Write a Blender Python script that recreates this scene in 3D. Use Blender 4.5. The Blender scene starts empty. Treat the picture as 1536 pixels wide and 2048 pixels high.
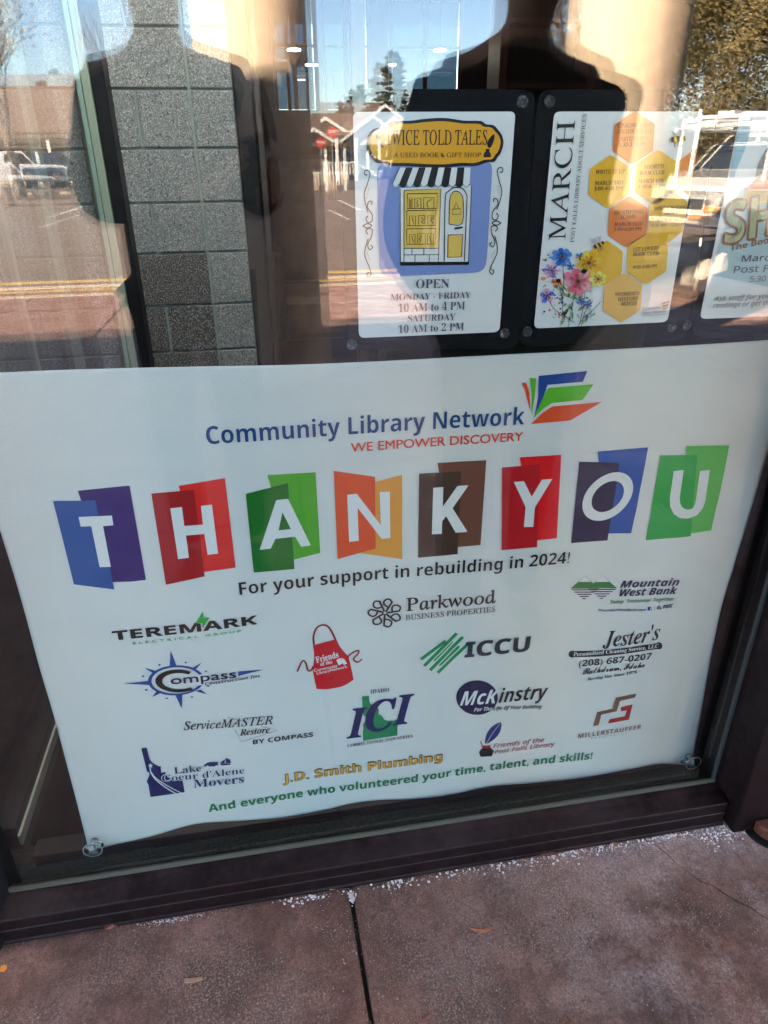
import bpy, bmesh, math, random
from mathutils import Vector, Matrix
from mathutils.geometry import tessellate_polygon
random.seed(7)
R = math.radians
scene = bpy.context.scene
COL = scene.collection

# ------------------------------------------------------------------ camera
CAM = Vector((0.0, -1.02, 1.36))
FPX, PITCH, YAW, ROLL = 1414.3, R(26.857), R(9.756), R(-0.558)
_f = Vector((math.sin(YAW)*math.cos(PITCH), math.cos(YAW)*math.cos(PITCH), -math.sin(PITCH)))
_r = Vector((math.cos(YAW), -math.sin(YAW), 0))
_u = _r.cross(_f)
RGT = _r*math.cos(ROLL) + _u*math.sin(ROLL)
UPV = -_r*math.sin(ROLL) + _u*math.cos(ROLL)
FWD = _f
cd = bpy.data.cameras.new('camera')
cam = bpy.data.objects.new('camera', cd); COL.objects.link(cam)
cam.matrix_world = Matrix(((RGT.x, UPV.x, -FWD.x, CAM.x), (RGT.y, UPV.y, -FWD.y, CAM.y), (RGT.z, UPV.z, -FWD.z, CAM.z), (0, 0, 0, 1)))
cd.sensor_fit = 'VERTICAL'; cd.sensor_height = 24.0; cd.lens = 24.0*FPX/2048.0
cd.clip_start = 0.02; cd.clip_end = 2000
scene.camera = cam

# ------------------------------------------------------------------ world, sun, exposure
SUN = Vector((-0.723, 0.506, 0.469)).normalized()
w = bpy.data.worlds.new('World'); scene.world = w; w.use_nodes = True
nt = w.node_tree
bg = nt.nodes['Background']
sky = nt.nodes.new('ShaderNodeTexSky'); sky.sky_type = 'NISHITA'; sky.sun_disc = False
sky.sun_elevation = math.asin(SUN.z); sky.sun_rotation = math.atan2(SUN.x, SUN.y)
sky.air_density = 1.0; sky.dust_density = 0.25; sky.ozone_density = 2.2
nt.links.new(sky.outputs[0], bg.inputs[0]); bg.inputs[1].default_value = 0.057
sl = bpy.data.lights.new('sun', 'SUN'); sl.energy = 5.0; sl.angle = R(0.6); sl.color = (1, .83, .62)
so = bpy.data.objects.new('sun', sl); COL.objects.link(so)
so.rotation_euler = SUN.to_track_quat('Z', 'Y').to_euler()
vs = scene.view_settings
vs.view_transform = 'Standard'; vs.look = 'None'; vs.exposure = 4.42; vs.gamma = 1.0; vs.use_curve_mapping = False
scene.render.engine = 'CYCLES'
cy = scene.cycles
cy.max_bounces = 14; cy.transparent_max_bounces = 24; cy.glossy_bounces = 5; cy.diffuse_bounces = 4
cy.use_denoising = True; cy.sample_clamp_indirect = 6.0; cy.caustics_reflective = False; cy.caustics_refractive = False

# ------------------------------------------------------------------ helpers
def ray(px, py):
    return RGT*((px-768)/FPX) + UPV*(-(py-1024)/FPX) + FWD
def P(px, py, y):
    d = ray(px, py); return CAM + d*((y-CAM.y)/d.y)
def G(px, py, z=0.0):
    d = ray(px, py); return CAM + d*((z-CAM.z)/d.z)
def lin(c):
    c /= 255.0
    return c/12.92 if c <= .04045 else ((c+.055)/1.055)**2.4
WHITE = (172, 189, 198)
def ink(r, g, b, wht=WHITE):
    return tuple(max(.006, min(.85, (lin(v)-.013)/(lin(q)-.013)*.78)) for v, q in zip((r, g, b), wht))

def tag(o, label=None, cat=None, group=None, kind=None):
    for k, v in (('label', label), ('category', cat), ('group', group), ('kind', kind)):
        if v: o[k] = v
    return o
def mesh_obj(name, verts, faces, mats, parent=None, fmat=None, smooth=False):
    me = bpy.data.meshes.new(name); me.from_pydata([tuple(v) for v in verts], [], faces); me.update()
    for m in (mats if isinstance(mats, (list, tuple)) else [mats]): me.materials.append(m)
    if fmat: me.polygons.foreach_set('material_index', fmat)
    if smooth: me.polygons.foreach_set('use_smooth', [True]*len(me.polygons))
    o = bpy.data.objects.new(name, me); COL.objects.link(o)
    if parent: o.parent = parent; o.matrix_parent_inverse = Matrix.Translation(parent.location).inverted() if False else parent_inv(parent)
    return o
def parent_inv(p):
    m = Matrix.LocRotScale(p.location, p.rotation_euler, p.scale)
    if p.parent: m = parent_chain(p)
    return m.inverted()
def parent_chain(p):
    m = Matrix.LocRotScale(p.location, p.rotation_euler, p.scale)
    return (parent_chain(p.parent) @ p.matrix_parent_inverse @ m) if p.parent else m
def empty(name, loc=(0, 0, 0)):
    o = bpy.data.objects.new(name, None); COL.objects.link(o); o.location = loc; o.empty_display_size = .05
    return o
class MB:
    def __init__(s): s.v = []; s.f = []; s.m = []; s.cur = 0
    def add(s, vs_, fs):
        n = len(s.v); s.v += [Vector(v) for v in vs_]; s.f += [tuple(i+n for i in f) for f in fs]; s.m += [s.cur]*len(fs); return s
    def box(s, a, b, M=None):
        x0, y0, z0 = a; x1, y1, z1 = b
        c = [Vector(p) for p in ((x0,y0,z0),(x1,y0,z0),(x1,y1,z0),(x0,y1,z0),(x0,y0,z1),(x1,y0,z1),(x1,y1,z1),(x0,y1,z1))]
        if M: c = [M @ p for p in c]
        return s.add(c, [(3,2,1,0),(4,5,6,7),(0,1,5,4),(1,2,6,5),(2,3,7,6),(3,0,4,7)])
    def tube(s, pts, rad, n=8, cap=True):
        pts = [Vector(p) for p in pts]; k = len(pts)
        rad = rad if isinstance(rad, (list, tuple)) else [rad]*k
        vs_ = []
        for i, p in enumerate(pts):
            t = (pts[min(i+1, k-1)]-pts[max(i-1, 0)]).normalized()
            a = t.cross(Vector((0, 0, 1)) if abs(t.z) < .9 else Vector((1, 0, 0))).normalized(); b = t.cross(a)
            for j in range(n):
                q = 2*math.pi*j/n; vs_.append(p+(a*math.cos(q)+b*math.sin(q))*rad[i])
        fs = [(i*n+j, i*n+(j+1) % n, (i+1)*n+(j+1) % n, (i+1)*n+j) for i in range(k-1) for j in range(n)]
        if cap: fs += [tuple(range(n))[::-1], tuple(range((k-1)*n, k*n))]
        return s.add(vs_, fs)
    def lathe(s, c, prof, n=24, axis='z'):
        c = Vector(c); vs_ = []
        for r_, h in prof:
            for j in range(n):
                q = 2*math.pi*j/n; a, b = r_*math.cos(q), r_*math.sin(q)
                vs_.append(c + (Vector((a, b, h)) if axis == 'z' else Vector((a, h, b)) if axis == 'y' else Vector((h, a, b))))
        k = len(prof)
        fs = [(i*n+j, i*n+(j+1) % n, (i+1)*n+(j+1) % n, (i+1)*n+j) for i in range(k-1) for j in range(n)]
        fs += [tuple(range(n))[::-1], tuple(range((k-1)*n, k*n))]
        return s.add(vs_, fs)
    def prism(s, prof, x0, x1, M=None):        # profile of (y,z) swept along x
        n = len(prof)
        vs_ = [Vector((x0, y, z)) for y, z in prof]+[Vector((x1, y, z)) for y, z in prof]
        if M: vs_ = [M @ v for v in vs_]
        return s.add(vs_, [tuple(range(n))[::-1], tuple(range(n, 2*n))]+[(i, (i+1) % n, (i+1) % n+n, i+n) for i in range(n)])
    def build(s, name, mats, parent=None, smooth=False, bevel=0):
        o = mesh_obj(name, s.v, s.f, mats, parent, s.m, smooth)
        bm = bmesh.new(); bm.from_mesh(o.data); bmesh.ops.recalc_face_normals(bm, faces=bm.faces); bm.to_mesh(o.data); bm.free()
        if bevel:
            b = o.modifiers.new('bevel', 'BEVEL'); b.width = bevel; b.segments = 2; b.limit_method = 'ANGLE'; b.angle_limit = R(40)
        return o

# ------------------------------------------------------------------ materials
MATS = {}
def mat(name, color, rough=.6, metal=0.0, spec=.5):
    if name in MATS: return MATS[name]
    m = bpy.data.materials.new(name); m.use_nodes = True
    b = m.node_tree.nodes['Principled BSDF']
    b.inputs['Base Color'].default_value = (*color, 1); b.inputs['Roughness'].default_value = rough
    b.inputs['Metallic'].default_value = metal; b.inputs['Specular IOR Level'].default_value = spec
    MATS[name] = m; return m
def node(m, t, **kw):
    n = m.node_tree.nodes.new('ShaderNode'+t)
    for k, v in kw.items():
        if k in n.inputs: n.inputs[k].default_value = v
        else: setattr(n, k, v)
    return n
def lk(m, a, b): m.node_tree.links.new(a, b)
def ramp(m, src, stops):
    n = node(m, 'ValToRGB'); e = n.color_ramp.elements
    while len(e) < len(stops): e.new(.5)
    for el, (p, c) in zip(e, stops):
        el.position = p; el.color = (*c, 1) if len(c) == 3 else c
    lk(m, src, n.inputs[0]); return n
def mix(m, fac, a, b, mode='MIX'):
    n = node(m, 'MixRGB', blend_type=mode)
    for i, s in ((0, fac), (1, a), (2, b)):
        if isinstance(s, (int, float)): n.inputs[i].default_value = s
        elif isinstance(s, tuple): n.inputs[i].default_value = (*s, 1)
        else: lk(m, s, n.inputs[i])
    return n.outputs[0]
def bump(m, h, strength, dist, prev=None):
    n = node(m, 'Bump', Strength=strength, Distance=dist); lk(m, h, n.inputs['Height'])
    if prev: lk(m, prev, n.inputs['Normal'])
    return n.outputs[0]
def noisy(name, c1, c2, scale=20, rough=.7, bstr=.3, bd=.003, detail=6, lo=.35, hi=.65, metal=0, spec=.5, stretch=(1, 1, 1)):
    m = mat(name, c1, rough, metal, spec); b = m.node_tree.nodes['Principled BSDF']
    tc = node(m, 'TexCoord'); mp = node(m, 'Mapping'); mp.inputs['Scale'].default_value = stretch
    lk(m, tc.outputs['Object'], mp.inputs[0])
    n = node(m, 'TexNoise', Scale=scale, Detail=detail, Roughness=.65); lk(m, mp.outputs[0], n.inputs['Vector'])
    r_ = ramp(m, n.outputs[0], [(lo, c1), (hi, c2)]); lk(m, r_.outputs[0], b.inputs['Base Color'])
    if bstr: lk(m, bump(m, n.outputs[0], bstr, bd), b.inputs['Normal'])
    return m
def glass_mat(name, r0, tint, rough=0.0, refl=(1, 1, 1)):
    m = bpy.data.materials.new(name); m.use_nodes = True; t = m.node_tree; t.nodes.clear()
    out = t.nodes.new('ShaderNodeOutputMaterial'); mx = t.nodes.new('ShaderNodeMixShader')
    tr = t.nodes.new('ShaderNodeBsdfTransparent'); gl = t.nodes.new('ShaderNodeBsdfGlossy')
    tr.inputs[0].default_value = (*tint, 1); gl.inputs['Roughness'].default_value = rough; gl.inputs[0].default_value = (*refl, 1)
    lw = t.nodes.new('ShaderNodeLayerWeight'); lw.inputs[0].default_value = .5
    p = t.nodes.new('ShaderNodeMath'); p.operation = 'POWER'; p.inputs[1].default_value = 5
    s = t.nodes.new('ShaderNodeMath'); s.operation = 'MULTIPLY_ADD'; s.inputs[1].default_value = 1-r0; s.inputs[2].default_value = r0
    L = t.links.new
    L(lw.outputs['Facing'], p.inputs[0]); L(p.outputs[0], s.inputs[0]); L(s.outputs[0], mx.inputs[0])
    L(tr.outputs[0], mx.inputs[1]); L(gl.outputs[0], mx.inputs[2]); L(mx.outputs[0], out.inputs[0])
    return m

GLASS = glass_mat('window_glass', .034, (.952, .972, .966), 0.0, (1, .95, 1))
CLEAR = glass_mat('clear_plastic', .06, (.93, .95, .95), .08)
GEDGE = mat('glass_edge', (.30, .42, .36), .25)
BRONZE = noisy('bronze_frame', (.008, .004, .0045), (.024, .012, .012), 60, .55, .25, .0008, 8, .45, .8, spec=.18)
def _dust():
    m = BRONZE; b = m.node_tree.nodes['Principled BSDF']; src = b.inputs['Base Color'].links[0].from_socket
    tc = node(m, 'TexCoord'); n = node(m, 'TexNoise', Scale=5, Detail=10, Roughness=.75); lk(m, tc.outputs['Object'], n.inputs['Vector'])
    g = node(m, 'NewGeometry'); sx = node(m, 'SeparateXYZ'); lk(m, g.outputs['True Normal'], sx.inputs[0])
    up = ramp(m, sx.outputs['Z'], [(.3, (0, 0, 0)), (.9, (1, 1, 1))])
    d = ramp(m, n.outputs[0], [(.42, (0, 0, 0)), (.75, (.55, .55, .55))])
    f = mix(m, 1.0, up.outputs[0], d.outputs[0], 'MULTIPLY')
    c = mix(m, f, src, (.070, .044, .042)); lk(m, c, b.inputs['Base Color'])
    v = node(m, 'TexVoronoi', Scale=160); lk(m, tc.outputs['Object'], v.inputs['Vector'])
    sp = ramp(m, v.outputs['Distance'], [(.06, (1, 1, 1)), (.10, (0, 0, 0))])
    n2 = node(m, 'TexNoise', Scale=9, Detail=4); lk(m, tc.outputs['Object'], n2.inputs['Vector'])
    k = ramp(m, n2.outputs[0], [(.52, (0, 0, 0)), (.62, (.7, .7, .7))])
    lk(m, mix(m, mix(m, 1.0, sp.outputs[0], k.outputs[0], 'MULTIPLY'), c, (.17, .145, .15)), b.inputs['Base Color'])
    rr = ramp(m, n.outputs[0], [(.4, (.34, .34, .34)), (.7, (.62, .62, .62))]); lk(m, rr.outputs[0], b.inputs['Roughness'])
_dust()
BLACKF = noisy('black_frame', (.006, .006, .007), (.013, .013, .015), 40, .45, .1, .0005, spec=.25)
GASKET = mat('pale_gasket', (.075, .075, .055), .6, 0, .2)
RUST = noisy('rusty_bronze', (.06, .018, .012), (.17, .05, .03), 30, .55, .4, .001)
BOARD = noisy('black_board', (.006, .006, .007), (.012, .012, .014), 300, .6, .2, .0004, spec=.08)
PAPER = mat('white_paper', (.80, .81, .82), .35)
def speckle(name, base, dots, light, scale=140):
    m = mat(name, base, .9); b = m.node_tree.nodes['Principled BSDF']
    tc = node(m, 'TexCoord')
    n1 = node(m, 'TexNoise', Scale=scale, Detail=3, Roughness=.7); n2 = node(m, 'TexNoise', Scale=scale*.55, Detail=4, Roughness=.7); n3 = node(m, 'TexNoise', Scale=4, Detail=5)
    n2.noise_dimensions = '4D'; n2.inputs['W'].default_value = 3.1
    for n in (n1, n2, n3): lk(m, tc.outputs['Object'], n.inputs['Vector'])
    a = ramp(m, n1.outputs[0], [(.53, (0, 0, 0)), (.60, (1, 1, 1))])
    c = ramp(m, n2.outputs[0], [(.385, (1, 1, 1)), (.445, (0, 0, 0))])
    col = mix(m, ramp(m, n3.outputs[0], [(.3, (0, 0, 0)), (.7, (.5, .5, .5))]).outputs[0], base, tuple(x*.8 for x in base))
    col = mix(m, c.outputs[0], col, dots); col = mix(m, a.outputs[0], col, light)
    lk(m, col, b.inputs['Base Color'])
    lk(m, bump(m, n2.outputs[0], .7, .004), b.inputs['Normal'])
    return m
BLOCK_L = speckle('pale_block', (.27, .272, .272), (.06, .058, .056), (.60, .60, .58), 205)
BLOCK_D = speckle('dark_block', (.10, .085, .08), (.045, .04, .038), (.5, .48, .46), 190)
MORTAR = noisy('mortar', (.27, .31, .29), (.34, .38, .35), 60, .9, .4, .002)
WOODB = noisy('dark_brown_wood', (.030, .015, .009), (.065, .032, .018), 6, .4, .1, .001, 8, stretch=(8, 8, .6))
WOODR = noisy('red_brown_wood', (.09, .03, .016), (.16, .055, .03), 5, .5, .1, .001, 8, stretch=(8, 8, .6))
LEATHER = noisy('brown_leather', (.085, .032, .015), (.16, .065, .03), 9, .45, .5, .01)
CARPET = noisy('charcoal_carpet', (.010, .011, .011), (.036, .038, .037), 180, .95, .9, .004, spec=.04)
RUBMAT = noisy('black_mat', (.004, .004, .004), (.011, .0105, .0105), 260, .9, .9, .003, stretch=(1, 3, 1), spec=.04)
PLASTER = noisy('cream_plaster', (.52, .47, .38), (.60, .55, .46), 30, .9, .4, .003)
COLUMN = noisy('tan_concrete', (.50, .38, .27), (.64, .50, .36), 14, .9, .6, .006, 10)
ROOFM = noisy('brown_shingle', (.10, .065, .05), (.17, .115, .085), 30, .9, .3, .01)
WHITEP = noisy('white_siding', (.66, .65, .62), (.74, .73, .70), 10, .7, .0)
TANP = noisy('tan_siding', (.34, .25, .19), (.40, .30, .22), 10, .7, .0)
DGLASS = mat('dark_glass', (.02, .025, .03), .08)
CHROME = mat('chrome', (.7, .7, .7), .15, 1.0)
TYRE = mat('tyre_rubber', (.02, .02, .02), .8)
def emis(name, color, s):
    m = bpy.data.materials.new(name); m.use_nodes = True; b = m.node_tree.nodes['Principled BSDF']
    b.inputs['Base Color'].default_value = (*color, 1); b.inputs['Emission Color'].default_value = (*color, 1); b.inputs['Emission Strength'].default_value = s
    return m

def concrete():
    m = mat('walk_concrete', (.15, .115, .105), .85); b = m.node_tree.nodes['Principled BSDF']
    tc = node(m, 'TexCoord')
    def nz(s, d=6, r_=.65, w_=0.0):
        n = node(m, 'TexNoise', Scale=s, Detail=d, Roughness=r_); n.noise_dimensions = '4D'; n.inputs['W'].default_value = w_
        lk(m, tc.outputs['Object'], n.inputs['Vector']); return n.outputs[0]
    base = ramp(m, nz(7, 8), [(.3, (.085, .038, .025)), (.46, (.170, .078, .052)), (.70, (.33, .165, .122))]).outputs[0]
    fine = ramp(m, nz(420, 3, .8, 2), [(.36, (.30, .28, .28)), (.5, (.95, .95, .95)), (.66, (1.7, 1.65, 1.62))]).outputs[0]
    base = mix(m, .75, base, fine, 'MULTIPLY')
    mid = ramp(m, nz(115, 6, .75, 61), [(.34, (.45, .43, .43)), (.5, (1, 1, 1)), (.68, (1.4, 1.38, 1.36))]).outputs[0]
    base = mix(m, .8, base, mid, 'MULTIPLY')
    streak = ramp(m, nz(22, 8, .75, 5), [(.48, (0, 0, 0)), (.68, (.8, .8, .8))]).outputs[0]
    base = mix(m, streak, base, (.075, .040, .030))
    # dried salt bloom in patches, gritty
    patch = ramp(m, nz(3.6, 7, .7, 9), [(.46, (0, 0, 0)), (.60, (1, 1, 1))]).outputs[0]
    grit = ramp(m, nz(230, 4, .8, 4), [(.50, (0, 0, 0)), (.62, (1, 1, 1))]).outputs[0]
    base = mix(m, mix(m, 1.0, patch, grit, 'MULTIPLY'), base, (.44, .31, .24))
    haze = ramp(m, nz(4.2, 4, .6, 14), [(.54, (0, 0, 0)), (.72, (.5, .5, .5))]).outputs[0]
    base = mix(m, haze, base, (.25, .155, .105))
    v = node(m, 'TexVoronoi', Scale=95); v.inputs['Randomness'].default_value = 1.0
    lk(m, tc.outputs['Object'], v.inputs['Vector'])
    sp = ramp(m, v.outputs['Distance'], [(.10, (1, 1, 1)), (.17, (0, 0, 0))]).outputs[0]
    spm = ramp(m, nz(11, 4, .6, 21), [(.5, (0, 0, 0)), (.6, (.8, .8, .8))]).outputs[0]
    base = mix(m, mix(m, 1.0, sp, spm, 'MULTIPLY'), base, (.55, .46, .44))
    # frosted salt crust along the frame, thickest in the right corner
    sx = node(m, 'SeparateXYZ'); lk(m, tc.outputs['Object'], sx.inputs[0])
    def rng(src, a, b_):
        n = node(m, 'MapRange'); n.inputs['From Min'].default_value = a; n.inputs['From Max'].default_value = b_; lk(m, src, n.inputs['Value']); return n.outputs[0]
    near = rng(sx.outputs['Y'], -.20, -.07); right = rng(sx.outputs['X'], .45, .98)
    cr = mix(m, 1.0, mix(m, 1.0, near, right, 'MULTIPLY'), ramp(m, nz(55, 8, .75, 41), [(.36, (0, 0, 0)), (.6, (1, 1, 1))]).outputs[0], 'MULTIPLY')
    base = mix(m, cr, base, (.55, .40, .35))
    far = mix(m, 1.0, rng(sx.outputs['X'], .15, .75), ramp(m, nz(5.5, 7, .72, 51), [(.46, (0, 0, 0)), (.58, (1, 1, 1))]).outputs[0], 'MULTIPLY')
    base = mix(m, mix(m, 1.0, far, ramp(m, nz(150, 5, .8, 52), [(.40, (0, 0, 0)), (.60, (1, 1, 1))]).outputs[0], 'MULTIPLY'), base, (.50, .35, .30))
    pit = ramp(m, nz(60, 3, .6, 33), [(.24, (1, 1, 1)), (.29, (0, 0, 0))]).outputs[0]
    base = mix(m, pit, base, (.03, .024, .022))
    lk(m, base, b.inputs['Base Color'])
    n1 = bump(m, nz(420, 3, .8, 2), .5, .0015); n1 = bump(m, nz(35, 8, .7, 5), .4, .004, n1); lk(m, n1, b.inputs['Normal'])
    return m
CONC = concrete()
ASPH = noisy('asphalt', (.115, .08, .058), (.165, .118, .088), 3, .9, .2, .01, 10)
CURBY = noisy('yellow_paint', (.55, .36, .06), (.62, .42, .09), 12, .8, .0)
MULCH = noisy('bark_mulch', (.05, .028, .018), (.17, .10, .065), 16, .95, 1.0, .05, 10)
ROCKM = noisy('boulder_stone', (.36, .30, .24), (.55, .48, .40), 5, .9, .8, .03, 10)
DRYGR = noisy('dry_grass', (.14, .12, .05), (.20, .17, .08), 2, .95, .2, .02)

# vinyl of the banner: woven scrim ribs
def vinyl():
    m = mat('white_vinyl', (.775, .775, .765), .42); b = m.node_tree.nodes['Principled BSDF']
    tc = node(m, 'TexCoord')
    wv = node(m, 'TexWave', Scale=105, Distortion=.25, Detail=1); wv.bands_direction = 'Z'; lk(m, tc.outputs['Object'], wv.inputs['Vector'])
    wx = node(m, 'TexWave', Scale=80, Distortion=.2); wx.bands_direction = 'X'; lk(m, tc.outputs['Object'], wx.inputs['Vector'])
    n = node(m, 'TexNoise', Scale=5, Detail=6, Roughness=.6); lk(m, tc.outputs['Object'], n.inputs['Vector'])
    c = ramp(m, n.outputs[0], [(.3, (.755, .75, .735)), (.7, (.80, .795, .775))])
    rib = ramp(m, wv.outputs[0], [(0.0, (.91, .91, .91)), (.6, (1, 1, 1))])
    cc = mix(m, .8, c.outputs[0], rib.outputs[0], 'MULTIPLY')
    v = node(m, 'TexVoronoi', Scale=34); lk(m, tc.outputs['Object'], v.inputs['Vector'])
    sp = ramp(m, v.outputs['Distance'], [(.035, (.5, .5, .5)), (.05, (0, 0, 0))])
    k = ramp(m, n.outputs[0], [(.55, (0, 0, 0)), (.62, (1, 1, 1))])
    cc = mix(m, mix(m, 1.0, sp.outputs[0], k.outputs[0], 'MULTIPLY'), cc, (.2, .2, .2))
    lk(m, cc, b.inputs['Base Color'])
    h = bump(m, wv.outputs[0], .22, .0006); h = bump(m, wx.outputs[0], .10, .0005, h)
    n2 = node(m, 'TexNoise', Scale=14, Detail=5, Roughness=.55); lk(m, tc.outputs['Object'], n2.inputs['Vector'])
    h = bump(m, n2.outputs[0], .16, .008, h)
    lk(m, h, b.inputs['Normal'])
    return m
VINYL = vinyl()

# ------------------------------------------------------------------ printed matter
FONTS = {'B': (0x1D5D4, 0x1D5EE, 0x1D7EC), 'BI': (0x1D63C, 0x1D656, 0x1D7EC), 'I': (0x1D608, 0x1D622, 0x1D7E2), 'N': (0x1D5A0, 0x1D5BA, 0x1D7E2),
         'SB': (0x1D400, 0x1D41A, 0x1D7CE), 'SI': (0x1D434, 0x1D44E, None), 'SBI': (0x1D468, 0x1D482, 0x1D7CE), 'SC': (0x1D4D0, 0x1D4EA, 0x1D7CE)}
def styled(s, st):
    if st not in FONTS: return s
    A, a, d = FONTS[st]; out = ''
    for ch in s:
        if 'A' <= ch <= 'Z': out += chr(A+ord(ch)-65)
        elif ch == 'h' and st == 'SI': out += '\u210e'
        elif 'a' <= ch <= 'z': out += chr(a+ord(ch)-97)
        elif ch.isdigit() and d: out += chr(d+ord(ch)-48)
        else: out += ch
    return out
def glyphs(body, st, off=0.0, sp=1.0):
    c = bpy.data.curves.new('lettering', 'FONT'); c.body = styled(body, st); c.offset = off; c.space_character = sp; c.resolution_u = 3; c.fill_mode = 'FRONT'
    o = bpy.data.objects.new('lettering', c)
    me = bpy.data.meshes.new_from_object(o)
    me.calc_loop_triangles()
    vs_ = [(v.co.x, v.co.y) for v in me.vertices]; ts = [tuple(t.vertices) for t in me.loop_triangles]
    bpy.data.objects.remove(o); bpy.data.curves.remove(c); bpy.data.meshes.remove(me)
    return vs_, ts
CAPH = {}
class Print:
    """collects flat coloured shapes given by where they sit on the sheet, laid in thin layers on its face"""
    def __init__(s, y, surf=None, maxlen=None, wht=WHITE, zoom=(0, 0, 1)):
        s.y = y; s.surf = surf or (lambda X, Z: y); s.L = maxlen; s.wht = wht; s.z(zoom); s.reset()
    def z(s, zoom): s.zx, s.zy, s.k = zoom; return s
    def reset(s): s.V = []; s.F = []; s.M = []; s.mats = []
    def pt(s, p):
        y = s.y
        for _ in range(3 if s.L else 1):
            q = P(s.zx+p[0]/s.k, s.zy+p[1]/s.k, y); y = s.surf(q.x, q.z)
        return Vector((q.x, q.z))
    def mi(s, col):
        nm = 'ink_%d_%d_%d' % tuple(col); m = mat(nm, ink(*col, s.wht), .38)
        if m not in s.mats: s.mats.append(m)
        return s.mats.index(m)
    def tri(s, pts, tris, col, layer):
        stack = [tuple(pts[i] for i in t) for t in tris]; k = s.mi(col)
        while stack:
            a, b, c = stack.pop()
            if s.L:
                e = [((a-b).length, 0), ((b-c).length, 1), ((c-a).length, 2)]; l, i = max(e)
                if l > s.L:
                    if i == 0: m_ = (a+b)/2; stack += [(a, m_, c), (m_, b, c)]
                    elif i == 1: m_ = (b+c)/2; stack += [(a, b, m_), (a, m_, c)]
                    else: m_ = (c+a)/2; stack += [(a, b, m_), (m_, b, c)]
                    continue
            n = len(s.V)
            if (b-a).cross(c-a) < 0: b, c = c, b
            for q in (a, b, c): s.V.append((q.x, s.surf(q.x, q.y)-.0009-layer*.00035, q.y))
            s.F.append((n, n+1, n+2)); s.M.append(k)
        return s
    def poly(s, pts, col, layer=1, holes=(), raw=False):
        loops = [[(p if raw else s.pt(p)) for p in pts]]+[[(p if raw else s.pt(p)) for p in h] for h in holes]
        flat = [p for l in loops for p in l]
        return s.tri(flat, tessellate_polygon([[Vector((p.x, p.y, 0)) for p in l] for l in loops]), col, layer)
    def stroke(s, pts, wd, col, layer=2, taper=False):
        q = [s.pt(p) for p in pts]; u = (s.pt((pts[0][0]+1, pts[0][1]))-q[0]).length*wd/2
        L_, R_ = [], []
        for i, p in enumerate(q):
            t = (q[min(i+1, len(q)-1)]-q[max(i-1, 0)])
            if t.length < 1e-9: t = Vector((1, 0))
            t = t.normalized(); n = Vector((-t.y, t.x))*u
            if taper: n *= .25+.75*math.sin(math.pi*(i+.3)/(len(q)-.4))
            L_.append(p+n); R_.append(p-n)
        N = len(q); tr = []
        for i in range(N-1): tr += [(i, i+1, N+i+1), (i, N+i+1, N+i)]
        return s.tri(L_+R_, tr, col, layer)
    def ell(s, c, rx, ry, col, layer=1, skx=0, sky=0, n=40, inner=None):
        f = lambda k: [(c[0]+k*(rx*math.cos(t)+skx*math.sin(t)), c[1]-k*(ry*math.sin(t)+sky*math.cos(t))) for t in [2*math.pi*i/n for i in range(n)]]
        return s.poly(f(1), col, layer, holes=[f(inner)] if inner else ())
    def arc(s, c, rx, ry, a0, a1, wd, col, layer=2, n=24):
        return s.stroke([(c[0]+rx*math.cos(R(a0+(a1-a0)*i/n)), c[1]-ry*math.sin(R(a0+(a1-a0)*i/n))) for i in range(n+1)], wd, col, layer)
    def text(s, body, p0, p1, top, st='N', col=(20, 20, 24), layer=2, off=0.0, sp=1.0, unshear=0.0, bend=0.0):
        fat = max(0.0, off); vs_, ts = glyphs(body, st, max(-.006, min(off, 0.0)), sp)
        if not vs_: return s
        if st not in CAPH:
            h, _ = glyphs('H', st); CAPH[st] = max(v[1] for v in h)
        vs_ = [(x-y*unshear, y) for x, y in vs_]
        x0 = min(v[0] for v in vs_); x1 = max(v[0] for v in vs_)
        a, b, t = s.pt(p0), s.pt(p1), s.pt(top); U = (b-a)/(x1-x0)
        N_ = Vector((-U.y, U.x)).normalized(); W_ = N_*((t-a).dot(N_)/CAPH[st])
        bv = (s.pt((p0[0], p0[1]+bend))-a) if bend else Vector((0, 0))
        def f(x, y):
            tt = (x-x0)/(x1-x0); return a+U*(x-x0)+W_*y+bv*(4*tt*(1-tt))
        q = [f(*v) for v in vs_]; s.tri(q, ts, col, layer)
        if fat:
            for i in range(4 if fat < .022 else 8):
                a_ = 6.2832*(i+.5)/(4 if fat < .022 else 8); d_ = (U.normalized()*math.cos(a_)+W_.normalized()*math.sin(a_))*W_.length*fat
                s.tri([v+d_ for v in q], ts, col, layer-.06*(i+1))
        return s
    def done(s, name, parent, label=None):
        o = mesh_obj(name, s.V, s.F, s.mats, parent, s.M)
        if label: o['label'] = label
        s.reset(); return o
def rounded(pts, r, n=5):
    out = []
    for i, p in enumerate(pts):
        p = Vector(p); a = Vector(pts[i-1]); b = Vector(pts[(i+1) % len(pts)])
        q0 = p+(a-p).normalized()*r; q1 = p+(b-p).normalized()*r
        for k in range(n+1):
            t = k/n; out.append(tuple(q0*(1-t)**2+p*2*t*(1-t)+q1*t*t))
    return out
def smooth_path(pts, n=5):
    pts = [Vector(p) for p in pts]; out = []
    for i in range(len(pts)-1):
        a, b, c, d = pts[max(i-1, 0)], pts[i], pts[i+1], pts[min(i+2, len(pts)-1)]
        for k in range(n):
            t = k/n; out.append(tuple(.5*((2*b)+(c-a)*t+(2*a-5*b+4*c-d)*t*t+(3*b-a-3*c+d)*t**3)))
    return out+[tuple(pts[-1])]

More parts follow.
